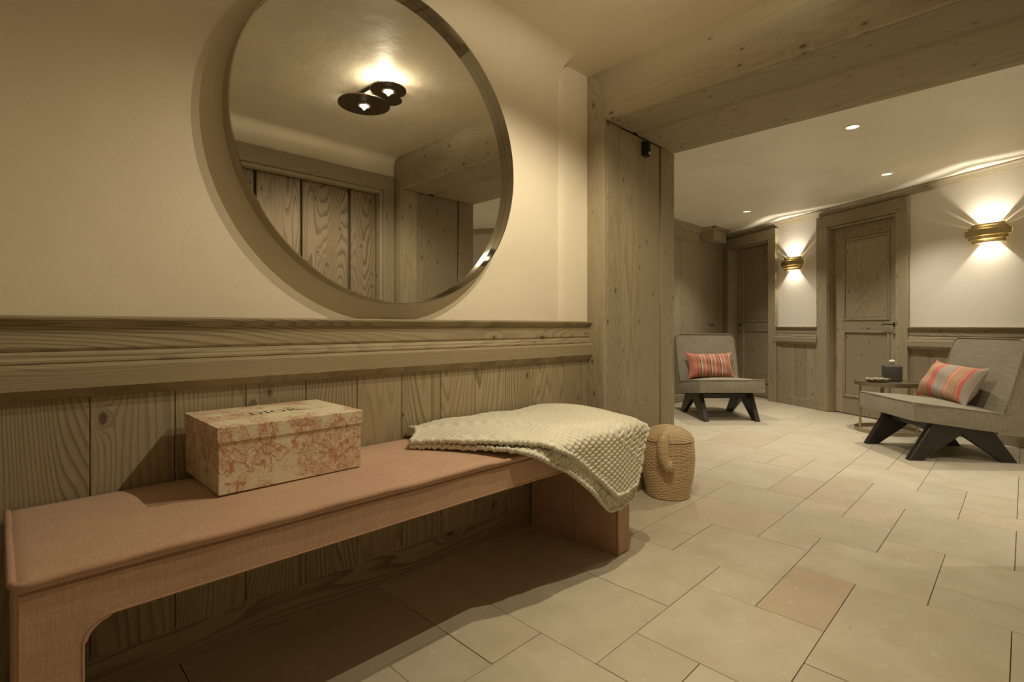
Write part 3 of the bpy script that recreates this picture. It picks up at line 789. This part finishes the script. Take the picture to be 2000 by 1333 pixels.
def sheet(off, grow, name, parent, seed, hang):
    Lb = np.array
    # unrolled outline (x, q); q = distance forward from the wall
    back0, back1 = Lb([1.115, 0.0]), Lb([1.955, 0.0])
    E = np.array([(.955, .245), (1.02, .31), (1.10, .395), (1.18, .487), (1.29, .535), (1.42, .60), (1.54, .69), (1.62, .76), (1.67, .80), (1.745, .805), (1.825, .79)])
    if hang != 0:
        cut = np.clip((E[:, 0]-1.10)/0.3, 0, 1)[:, None]*np.array([[0.008, -0.044]])*hang
        E = E+cut
    Rg = np.array([(1.955, 0), (1.96, .25), (1.955, .45), (1.93, .50), (1.90, .57), (1.868, .68), (E[-1][0], E[-1][1])])
    Lf = np.array([(1.115, 0), (1.08, .09), (1.03, .17), (.955, .245)])
    def curve(pts, n):
        d = np.r_[0, np.cumsum(np.linalg.norm(np.diff(pts, axis=0), axis=1))]; d /= d[-1]
        # smooth the polyline a little
        t = np.linspace(0, 1, n); c = np.stack([np.interp(t, d, pts[:, i]) for i in (0, 1)], 1)
        for _ in range(12): c[1:-1] = (c[:-2]+2*c[1:-1]+c[2:])/4
        return c
    nu, nv = 360, 300
    cb, ce = curve(np.array([back0, (1.4, 0), back1]), nu), curve(E, nu)
    cl, cr_ = curve(Lf, nv), curve(Rg, nv)
    U, V = np.meshgrid(np.linspace(0, 1, nu), np.linspace(0, 1, nv))
    Q = (1-V)[..., None]*cb[None]+V[..., None]*ce[None]+(1-U)[..., None]*cl[:, None]+U[..., None]*cr_[:, None] \
        - ((1-U)*(1-V))[..., None]*cb[0]-(U*(1-V))[..., None]*cb[-1]-((1-U)*V)[..., None]*ce[0]-(U*V)[..., None]*ce[-1]
    x, q = Q[..., 0], Q[..., 1]
    def to3(x, q):
        R = 0.045
        qe = 0.487-R+0.03
        y = np.where(q < qe, BY1-0.006-q, 0.0); zd = np.zeros_like(q)
        th = np.clip((q-qe)/R, 0, PI/2); over = np.maximum(q-qe-R*PI/2, 0)
        y = np.where(q >= qe, BY1-0.006-qe-R*np.sin(th)-over*0.02, y)
        zd = np.where(q >= qe, R*(1-np.cos(th))+over, 0)
        R2 = 0.06; xe = 1.875; th2 = np.clip((x-xe)/R2, 0, PI/2); over2 = np.maximum(x-xe-R2*PI/2, 0)
        X = np.where(x >= xe, xe+R2*np.sin(th2), x); zd2 = np.where(x >= xe, R2*(1-np.cos(th2))+over2, 0)
        puff = 0.012*np.sin(PI*np.clip(q/qe, 0, 1))+0.004*np.sin(9*x+5*q+seed)+0.003*np.sin(23*x-12*q+seed*2)
        puff = puff+0.010*np.exp(-((x-1.2)/0.25)**2)*0
        Z = 0.5345+off+puff*np.exp(-zd/0.05)-zd-zd2
        wv = 0.006*np.sin(17*x+4*seed)*np.clip(zd/0.15, 0, 1)
        y = y-off*np.clip(zd/0.02, 0, 1)+np.minimum(wv, 0.003)
        X = X+off*np.clip(zd2/0.02, 0, 1)
        return np.stack([X, y, Z], -1)
    P = to3(x, q)
    du = np.gradient(P, axis=1); dv = np.gradient(P, axis=0)
    n_ = np.cross(dv, du); n_ /= np.linalg.norm(n_, axis=-1, keepdims=True)+1e-9
    n_ = np.where((n_[..., 2:3] < 0) & (np.abs(n_[..., 2:3]) > 0.3), -n_, n_)
    n_ = np.where((n_[..., 1:2] > 0) & (np.abs(n_[..., 2:3]) <= 0.3), -n_, n_)
    a = math.radians(36)
    A = x*math.cos(a)+q*math.sin(a); B = -x*math.sin(a)+q*math.cos(a)
    P = P+n_*knit(P, n_, A, B)[..., None]
    P = P-np.array(parent.location)
    idx = np.arange(nu*nv).reshape(nv, nu)
    f = np.stack([idx[:-1, :-1], idx[:-1, 1:], idx[1:, 1:], idx[1:, :-1]], -1).reshape(-1, 4)
    me = bpy.data.meshes.new(name); me.from_pydata(P.reshape(-1, 3).tolist(), [], f.tolist()); me.update()
    o = link(name, me, WOOL, parent, True)
    sm = o.modifiers.new('thickness', 'SOLIDIFY'); sm.thickness = 0.006; sm.offset = 0
    # rope-like hem
    eb = np.concatenate([P[:, 0][::-1][::-1], P[-1, 1:], P[::-1, -1][1:]])
    def rope(path, r0):
        d = np.r_[0, np.cumsum(np.linalg.norm(np.diff(path, axis=0), axis=1))]
        t = np.arange(0, d[-1], 0.0016); path = np.stack([np.interp(t, d, path[:, i]) for i in range(3)], 1)
        for _ in range(10): path[1:-1] = (path[:-2]+2*path[1:-1]+path[2:])/4
        m = len(path); T = np.gradient(path, axis=0); T /= np.linalg.norm(T, axis=1, keepdims=True)
        up = np.array([0.3, -0.5, 0.8]); a_ = np.cross(T, up); a_ /= np.linalg.norm(a_, axis=1, keepdims=True); b_ = np.cross(T, a_)
        k = 12; ph = np.linspace(0, 2*PI, k, endpoint=False)
        rr = r0*(0.72+0.42*np.abs(np.sin(PI*t[:, None]/0.011+ph[None])))
        V_ = path[:, None]+rr[..., None]*(a_[:, None]*np.cos(ph)[None, :, None]+b_[:, None]*np.sin(ph)[None, :, None])
        ii = np.arange(m*k).reshape(m, k); jj = np.roll(ii, -1, 1)
        F = np.stack([ii[:-1], jj[:-1], jj[1:], ii[1:]], -1).reshape(-1, 4)
        me = bpy.data.meshes.new('hem'); me.from_pydata(V_.reshape(-1, 3).tolist(), [], F.tolist()); me.update(); return me
    link('hem', rope(eb, 0.0085), WOOL, o, True)
    return o
throw = tag(empty('knitted_throw', (1.5, 1.43, 0.55)), 'chunky cream knitted throw folded over the far end of the pink bench', 'throw')
sheet(0.004, 0, 'lower_fold', throw, 1, 0)
sheet(0.022, 0, 'upper_fold', throw, 2, 1)

# ---- wicker basket
bk = tag(empty('wicker_basket', (2.667, 1.425, 0)), 'wicker elephant shaped lidded basket standing by the timber post', 'basket')
def woven(prof, nth, pitch, stakes, name, parent, amp=0.0052, sub=6, center=(0, 0, 0)):
    prof = np.array(prof, float)
    d = np.r_[0, np.cumsum(np.linalg.norm(np.diff(prof, axis=0), axis=1))]
    n = int(d[-1]/pitch*sub); t = np.linspace(0, d[-1], n)
    c = np.stack([np.interp(t, d, prof[:, i]) for i in (0, 1)], 1)
    for _ in range(sub*3): c[1:-1] = (c[:-2]+2*c[1:-1]+c[2:])/4
    T = np.gradient(c, axis=0); T /= np.linalg.norm(T, axis=1, keepdims=True)+1e-9
    Nr = np.stack([T[:, 1], -T[:, 0]], 1)
    th = np.linspace(0, 2*PI, nth, endpoint=False)
    row = t/pitch; ri = np.floor(row); rv = np.abs(np.sin(PI*row))**0.6
    wv = 0.5+0.5*np.cos(stakes*th[None]/2+PI*ri[:, None])
    h = rv[:, None]*(0.62+0.38*wv)
    st = np.abs(np.cos(stakes*th/2))[None]**10*0.50
    h = np.maximum(h, st*np.ones_like(h))
    rr = np.maximum(c[:, 0][:, None]+Nr[:, 0][:, None]*amp*h, 0.0002); zz = c[:, 1][:, None]+Nr[:, 1][:, None]*amp*h
    V_ = np.stack([center[0]+rr*np.cos(th), center[1]+rr*np.sin(th), center[2]+zz], -1)
    ii = np.arange(n*nth).reshape(n, nth); jj = np.roll(ii, -1, 1)
    F = np.stack([ii[:-1], jj[:-1], jj[1:], ii[1:]], -1).reshape(-1, 4)
    me = bpy.data.meshes.new(name); me.from_pydata(V_.reshape(-1, 3).tolist(), [], F.tolist()); me.update()
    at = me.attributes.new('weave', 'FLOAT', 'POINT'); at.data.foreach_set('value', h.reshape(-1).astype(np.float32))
    return link(name, me, WICKER, parent, True)
def ropering(r, z, rad, parent, name='rim', turns=60):
    bm = bmesh.new()
    for s in (0, PI):
        pts = []
        for i in range(480):
            a = 2*PI*i/480; q = turns*a/2+s
            pts.append(((r+rad*0.6*math.cos(q))*math.cos(a), (r+rad*0.6*math.cos(q))*math.sin(a), z+rad*0.6*math.sin(q)))
        tube(bm, pts, rad*0.62, 5, closed=True)
    o = obj(name, bm, WICKER, parent, True)
    at = o.data.attributes.new('weave', 'FLOAT', 'POINT'); at.data.foreach_set('value', [0.6]*len(o.data.vertices))
    return o
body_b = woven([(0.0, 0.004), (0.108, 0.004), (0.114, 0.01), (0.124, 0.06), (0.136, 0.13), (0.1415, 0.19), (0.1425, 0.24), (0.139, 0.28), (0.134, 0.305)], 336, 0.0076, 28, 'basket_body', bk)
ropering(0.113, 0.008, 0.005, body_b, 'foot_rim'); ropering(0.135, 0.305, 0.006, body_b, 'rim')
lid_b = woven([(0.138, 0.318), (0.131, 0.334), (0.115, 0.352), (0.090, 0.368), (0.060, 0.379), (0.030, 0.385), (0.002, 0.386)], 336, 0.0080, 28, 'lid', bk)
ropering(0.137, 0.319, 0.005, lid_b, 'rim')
def trunk():
    ca = math.radians(199); dx, dy = math.cos(ca), math.sin(ca); tx, ty = 0.707*0.99, -0.707  # image right
    P_ = []
    ctl = [(0.115, 0.352, 0), (0.140, 0.352, 0), (0.160, 0.335, 0), (0.168, 0.300, 0), (0.168, 0.255, 0.002), (0.166, 0.225, 0.012), (0.170, 0.198, 0.034), (0.170, 0.206, 0.056)]
    ctl = np.array(ctl)
    t = np.linspace(0, len(ctl)-1, 150); c = np.stack([np.interp(t, np.arange(len(ctl)), ctl[:, i]) for i in range(3)], 1)
    for _ in range(60): c[1:-1] = (c[:-2]+2*c[1:-1]+c[2:])/4
    path = np.stack([c[:, 0]*dx+c[:, 2]*tx, c[:, 0]*dy+c[:, 2]*ty, c[:, 1]], 1)
    T = np.gradient(path, axis=0); T /= np.linalg.norm(T, axis=1, keepdims=True)
    ref = np.array([-dy, dx, 0.0]); a_ = ref-T*(T@ref)[:, None]; a_ /= np.linalg.norm(a_, axis=1, keepdims=True); b_ = np.cross(T, a_)
    m = len(path); k = 60; ph = np.linspace(0, 2*PI, k, endpoint=False)
    L_ = np.r_[0, np.cumsum(np.linalg.norm(np.diff(path, axis=0), axis=1))]
    row = L_/0.0065; rv = np.abs(np.sin(PI*row))**0.6
    h = rv[:, None]*(0.6+0.4*(0.5+0.5*np.cos(7*ph[None]+PI*np.floor(row)[:, None])))
    R0 = np.interp(L_/L_[-1], [0, .15, .75, .9, .97, 1], [0.026, 0.030, 0.027, 0.031, 0.027, 0.003])
    rr = R0[:, None]+0.0022*h
    V_ = path[:, None]+rr[..., None]*(a_[:, None]*np.cos(ph)[None, :, None]+b_[:, None]*np.sin(ph)[None, :, None])
    ii = np.arange(m*k).reshape(m, k); jj = np.roll(ii, -1, 1)
    F = np.stack([ii[:-1], jj[:-1], jj[1:], ii[1:]], -1).reshape(-1, 4)
    me = bpy.data.meshes.new('trunk'); me.from_pydata(V_.reshape(-1, 3).tolist(), [], F.tolist()); me.update()
    at = me.attributes.new('weave', 'FLOAT', 'POINT'); at.data.foreach_set('value', h.reshape(-1).astype(np.float32))
    return link('trunk', me, WICKER, bk, True)
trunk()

# ---- motion sensor on the post
sn = tag(empty('motion_sensor', (2.69, YJ+0.007, 1.985)), 'small black motion sensor on the timber post under the beam', 'sensor')
obj('housing', prism(bmesh.new(), [(-0.026, 0.0), (-0.026, -0.018), (-0.012, -0.036), (0.012, -0.036), (0.026, -0.018), (0.026, 0.0)], 'z', -0.038, 0.040), BLACKP, sn)
obj('cap', prism(bmesh.new(), [(-0.020, 0.0), (-0.020, -0.016), (-0.010, -0.028), (0.010, -0.028), (0.020, -0.016), (0.020, 0.0)], 'z', 0.040, 0.046), BLACKP, sn)
bx('label_plate', -0.010, 0.010, -0.0372, -0.0358, -0.032, -0.018, LABELM, sn, 0)

# ---- armchairs
def chair(loc, rz, label):
    t = tag(empty('slipper_chair', loc, rz), label, 'chair', 'low grey linen armless chairs')
    hw = 0.325
    # seat: local +y is the front
    cs = [[[(-hw, -0.36, 0.195), (hw, -0.36, 0.195)], [(-hw, 0.35, 0.288), (hw, 0.35, 0.288)]], [[(-hw, -0.30, 0.335), (hw, -0.30, 0.335)], [(-hw, 0.35, 0.413), (hw, 0.35, 0.413)]]]
    seat = obj('seat', hexa(cs, (20, 20, 6), (0.004, 0.004, 0, 0.006, 0, 0.034), 0.0012, 5), GREY, t, True, auto=50)
    lp = [(-hw, -0.28, 0.339), (-hw, 0.33, 0.413), (-hw+0.02, 0.352, 0.415), (hw-0.02, 0.352, 0.415), (hw, 0.33, 0.413), (hw, -0.28, 0.339)]
    obj('piping', tube(bmesh.new(), wavy(lp, 30, 0.0008), 0.0045, 8), GREY, seat, True)
    cs = [[[(-hw, -0.385, 0.185), (hw, -0.385, 0.185)], [(-hw, -0.19, 0.205), (hw, -0.19, 0.205)]], [[(-hw, -0.485, 0.845), (hw, -0.485, 0.845)], [(-hw, -0.372, 0.855), (hw, -0.372, 0.855)]]]
    bm = hexa(cs, (16, 4, 16), (0.003, 0.003, 0.006, 0.012, 0, 0.006))
    # round the two top corners
    for v in bm.verts:
        x, y, z = v.co; ax = abs(x)
        if z > 0.80 and ax > hw-0.045:
            ex_, ez_ = ax-(hw-0.045), z-0.81
            if ex_ > 0 and ez_ > 0:
                d = math.hypot(ex_, ez_)
                if d > 0.045: v.co.x = math.copysign(hw-0.045+ex_/d*0.045, x); v.co.z = 0.81+ez_/d*0.045
    back = obj('backrest', bm, GREY, t, True, auto=50)
    for sx in (-1, 1):
        q = []
        for z in (0.355, 0.5, 0.65, 0.80):
            f = (z-0.205)/0.65; q.append((sx*(hw+0.001), -0.19-0.182*f, z))
        q += [(sx*(hw-0.014), -0.370, 0.842), (sx*(hw-0.045), -0.371, 0.856)]
        obj('piping', tube(bmesh.new(), q, 0.0048, 8), GREY, back, True)
    obj('piping', tube(bmesh.new(), [(-(hw-0.045), -0.371, 0.858), (hw-0.045, -0.371, 0.858)], 0.0048, 8), GREY, back, True)
    for sx in (-1, 1):
        x0, x1 = sx*0.232, sx*0.278
        pf = [(0.352, 0.0), (0.262, 0.0), (0.005, 0.195), (-0.262, 0.0), (-0.352, 0.0), (-0.20, 0.218), (0.19, 0.275)]
        bm = prism(bmesh.new(), pf, 'x', min(x0, x1), max(x0, x1))
        bmesh.ops.bevel(bm, geom=bm.edges[:], offset=0.003, segments=1, affect='EDGES')
        obj('leg', bm, BLACKW, t)
    for y, z in ((0.15, 0.235), (-0.15, 0.20)):
        bx('stretcher', -0.232, 0.232, y-0.03, y+0.03, z-0.025, z+0.025, BLACKW, t, 0.003)
    return t
def yaw(fx, fy): return math.atan2(fy, fx)-PI/2
CA = (5.378, 2.299, 0); FA = (-.700, -.714)
CB = (4.976, .4855, 0); FB = (-.634, .774)
chA = chair(CA, yaw(*FA), 'low grey linen armless chair by the cupboard wall, holding the narrow striped cushion')
chB = chair(CB, yaw(*FB), 'low grey linen armless chair beside the round side table at right')

def cushion(loc, mat, w_, h_, th, label, rotm, group='striped cushions on the chairs', seam=(0.6, 0.4, 0.3)):
    n, m = 60, 40
    def surf(sg):
        V_ = []; U_ = []; Vv = []
        for j in range(m+1):
            for i in range(n+1):
                u, v = 2*i/n-1, 2*j/m-1
                bow = 1-0.11*(1-abs(v)**1.6)*abs(u)**3
                bowv = 1-0.15*(1-abs(u)**4)*abs(v)**3
                x = u*w_/2*bow; z = v*h_/2*bowv
                t_ = th/2*((1-abs(u)**3.2)**0.62)*((1-abs(v)**2.6)**0.62)
                t_ *= 1+0.06*math.sin(5*u+2*v)+0.05*math.sin(7*v-3*u)
                V_.append((x, sg*t_, z)); U_.append(i/n); Vv.append(j/m)
        return V_, U_, Vv
    a, ua, va = surf(1); b, ub, vb = surf(-1)
    N_ = (n+1)*(m+1); F = []
    for j in range(m):
        for i in range(n):
            q = j*(n+1)+i
            F.append((q, q+1, q+n+2, q+n+1)); F.append((N_+q, N_+q+n+1, N_+q+n+2, N_+q+1))
    me = bpy.data.meshes.new('cover'); me.from_pydata(a+b, [], F); me.update()
    for nm, dat in (('cloth_u', ua+ub), ('cloth_v', va+vb)):
        at = me.attributes.new(nm, 'FLOAT', 'POINT'); at.data.foreach_set('value', dat)
    t = empty('lumbar_cushion', loc); t.rotation_mode = 'QUATERNION'; t.rotation_quaternion = rotm.to_quaternion()
    tag(t, label, 'cushion', group)
    o = link('cover', me, mat, t, True)
    pts = []
    for i in range(n+1): pts.append(a[i])
    for j in range(1, m+1): pts.append(a[j*(n+1)+n])
    for i in range(n-1, -1, -1): pts.append(a[m*(n+1)+i])
    for j in range(m-1, 0, -1): pts.append(a[j*(n+1)])
    obj('edge_seam', tube(bmesh.new(), pts, 0.0035, 6, closed=True), mat, t, True)
    me2 = t.children[-1].data
    at = me2.attributes.new('cloth_u', 'FLOAT', 'POINT')
    at.data.foreach_set('value', [min(0.999, max(0, v.co.x/w_+0.5)) for v in me2.vertices])
    return t
cor, dk, wh, tan_, brn = (0.50, 0.15, 0.09), (0.055, 0.035, 0.03), (0.66, 0.54, 0.44), (0.42, 0.21, 0.12), (0.24, 0.13, 0.08)
pat = [(wh, .012), (cor, .03), (tan_, .028), (wh, .018), (dk, .018), (cor, .044), (dk, .010), (cor, .030)]
st = []; p = 0.0
for i in range(5):
    for c, wd in pat:
        st.append((p, c)); p += wd*1.12
st = [q for q in st if q[0] < 0.995][:32]
stA = stripes('coral_dark_stripes', st)
gr, pk, og, ln = (0.36, 0.33, 0.28), (0.62, 0.10, 0.085), (0.62, 0.33, 0.17), (0.66, 0.32, 0.22)
sb = [(0, gr), (.07, pk), (.115, og), (.13, cor), (.145, (0.56, 0.36, 0.22)), (.27, cor), (.285, og), (.30, ln), (.33, pk), (.345, gr), (.56, pk), (.635, cor), (.66, (0.56, 0.36, 0.22)), (.88, cor), (.90, pk), (.965, gr)]
stB = stripes('grey_pink_ribbed_stripes', sb, ribs=[(.145, .27), (.66, .88)])
def chair_mat(ch, tilt, extra=0.0, roll=0.0):
    return Matrix.Rotation(ch.rotation_euler.z+extra, 3, 'Z') @ Matrix.Rotation(tilt, 3, 'X') @ Matrix.Rotation(roll, 3, 'Y')
def chair_pt(ch, x, y, z):
    return Matrix.Rotation(ch.rotation_euler.z, 3, 'Z') @ Vector((x, y, z))+Vector(ch.location)
cushion(chair_pt(chA, 0.015, -0.175, 0.520), stA, 0.51, 0.30, 0.15, 'cushion with narrow coral, dark brown and white stripes on left grey chair', chair_mat(chA, math.radians(22), 0.0, math.radians(0)))
cushion(chair_pt(chB, 0.03, -0.130, 0.522), stB, 0.50, 0.325, 0.18, 'grey cushion with pink and orange ribbed bands on right-hand grey chair', chair_mat(chB, math.radians(30), math.radians(3), math.radians(-3)))

# ---- side table
TX, TY = 5.655, 0.885
tb = tag(empty('round_side_table', (TX, TY, 0), 0.0), 'round aged bronze side table with open hoop base behind right chair', 'table')
TR, TZ = 0.245, 0.452
obj('table_top', lathe(bmesh.new(), [(0, TZ-0.012), (TR-0.004, TZ-0.012), (TR-0.004, TZ-0.004), (0, TZ-0.004)], 72), AGED, tb, auto=40)
obj('apron_ring', lathe(bmesh.new(), [(TR-0.005, TZ-0.034), (TR, TZ-0.034), (TR, TZ), (TR-0.005, TZ), (TR-0.005, TZ-0.034)], 72), AGED, tb, auto=40)
obj('base_ring', lathe(bmesh.new(), [(TR-0.006, 0.0), (TR, 0.0), (TR, 0.032), (TR-0.006, 0.032), (TR-0.006, 0.0)], 72), AGED, tb, auto=40)
for a in (math.radians(136), math.radians(250), math.radians(17)):
    bm = box(bmesh.new(), TR-0.007, TR-0.001, -0.014, 0.014, 0.02, TZ-0.02)
    bmesh.ops.rotate(bm, verts=bm.verts[:], matrix=Matrix.Rotation(a, 3, 'Z'))
    obj('leg', bm, AGED, tb)

tz = TZ+0.0005
ts = tag(empty('tissue_box', (5.755, 0.862, TZ-0.0035), math.radians(20)), 'charcoal leather tissue box cover with a white tissue, on the side table', 'tissue box')
bx('cover', -0.068, 0.068, -0.068, 0.068, 0.0, 0.145, LEATHER, ts, 0.016, 4, 40)
bm = bmesh.new(); rng = random.Random(4)
prev = None
for k in range(7):
    z = 0.143+k*0.0085; R_ = [0.010, 0.009, 0.012, 0.019, 0.023, 0.018, 0.006][k]
    ring = [bm.verts.new((R_*math.cos(2*PI*i/14)*(1+0.35*math.sin(3*i+k))-0.002*k, R_*math.sin(2*PI*i/14)*(1+0.3*math.cos(2.3*i+k)), z+rng.uniform(-.002, .002))) for i in range(14)]
    if prev:
        for i in range(14): bm.faces.new((prev[i], prev[(i+1) % 14], ring[(i+1) % 14], ring[i]))
    prev = ring
bm.faces.new(prev)
obj('tissue', bm, TISSUE, ts, True)

# faceted dish
dsh = tag(empty('shallow_dish', (5.535, 0.945, TZ-0.0035), math.radians(-45)), 'shallow shimmering square dish on the front of the side table', 'dish')
def dish():
    bm = bmesh.new(); n = 48
    lev = [(0.0, 0.004), (0.060, 0.004), (0.082, 0.016), (0.108, 0.030), (0.110, 0.033), (0.106, 0.034), (0.080, 0.021), (0.057, 0.010), (0.0, 0.009)]
    rings = []
    for r, z in lev:
        if r == 0: rings.append([bm.verts.new((0, 0, z))]); continue
        ring = []
        for i in range(n):
            a = 2*PI*i/n; k = (abs(math.cos(a))**3.4+abs(math.sin(a))**3.4)**(-1/3.4)
            ring.append(bm.verts.new((r*k*math.cos(a), r*k*0.66*math.sin(a), z+(0.003 if r > 0.1 else 0)*math.sin(12*a))))
        rings.append(ring)
    for A, B in zip(rings, rings[1:]):
        for i in range(n):
            j = (i+1) % n
            if len(A) == 1: bm.faces.new((A[0], B[i], B[j]))
            elif len(B) == 1: bm.faces.new((A[i], B[0], A[j]))
            else: bm.faces.new((A[i], B[i], B[j], A[j]))
    return bm
def dishmat():
    m, nt, b = newmat('mosaic_metal'); tc = nt.nodes.new('ShaderNodeTexCoord')
    vo = nt.nodes.new('ShaderNodeTexVoronoi'); vo.inputs['Scale'].default_value = 90; lk(nt, tc.outputs['Object'], vo.inputs['Vector'])
    sp = nt.nodes.new('ShaderNodeSeparateColor'); lk(nt, vo.outputs['Color'], sp.inputs[0])
    lk(nt, mixc(nt, sp.outputs[0], (0.16, 0.13, 0.09), (0.72, 0.66, 0.52)), b.inputs['Base Color'])
    b.inputs['Metallic'].default_value = 0.5; b.inputs['Roughness'].default_value = 0.35
    bump(nt, sp.outputs[1], b, 0.5, 0.003); return m
DISHM = dishmat()
obj('dish_shell', dish(), DISHM, dsh)
obj('foot', lathe(bmesh.new(), [(0.0, 0.0), (0.05, 0.0), (0.05, 0.005), (0.0, 0.005)], 24), DISHM, dsh)

# ---- wall sconces
def sconce(s, z, label):
    o = tag(empty('wall_sconce', (W0[0]+EX*s, W0[1]+EY*s, z), ANG), label, 'wall lamp', 'stepped brass wall sconces')
    def band(hw, dp, z0, z1):
        t_ = 0.0025
        out = [(-hw, 0.004), (-hw, dp*0.55), (0, dp), (hw, dp*0.55), (hw, 0.004)]
        inn = [(hw-t_, 0.004), (hw-t_, dp*0.55-t_*0.6), (0, dp-t_), (-hw+t_, dp*0.55-t_*0.6), (-hw+t_, 0.004)]
        return prism(bmesh.new(), out+inn, 'z', z0, z1)
    for i, (hw, dp, z0, z1) in enumerate(((0.150, 0.105, -0.025, 0.025), (0.130, 0.092, 0.018, 0.048), (0.130, 0.092, -0.054, -0.018), (0.110, 0.079, 0.044, 0.072), (0.110, 0.079, -0.084, -0.048))):
        obj('band', band(hw, dp, z0, z1), BRASS, o)
    bx('back_plate', -0.035, 0.035, 0.0, 0.006, -0.05, 0.05, BRASS, o, 0.001)
    for sx in (-1, 1): bx('bracket', sx*0.106-0.004, sx*0.106+0.004, 0.002, 0.02, -0.075, 0.066, BRASS, o, 0)
    for sx in (-1, 1):
        for z0, z1 in ((0.046, 0.070), (-0.082, -0.050)):
            bx('side_baffle', sx*0.066-0.001, sx*0.066+0.001, 0.002, 0.078-0.079*0.45*0.066/0.110-0.002, z0, z1, BRASS, o, 0)  # unseen inner plates, added to narrow the wedge of light on the wall
    n_ = (-EY, EX); p = (W0[0]+EX*s+n_[0]*0.060, W0[1]+EY*s+n_[1]*0.060)
    spot((p[0], p[1], z-0.004), SCONCE*1.9, WARM2, 150, 1.0, 0.006, (PI, 0, 0))
    spot((p[0], p[1], z-0.008), SCONCE, WARM2, 150, 1.0, 0.006)
    point((p[0], p[1], z-0.006), SCONCE*0.10, WARM2, 0.006)
    return o
sconce(0.225, 1.715, 'stepped brass wall sconce nearest the camera, above right chair')
sconce(2.245, 1.700, 'stepped brass wall sconce between the two timber doors')
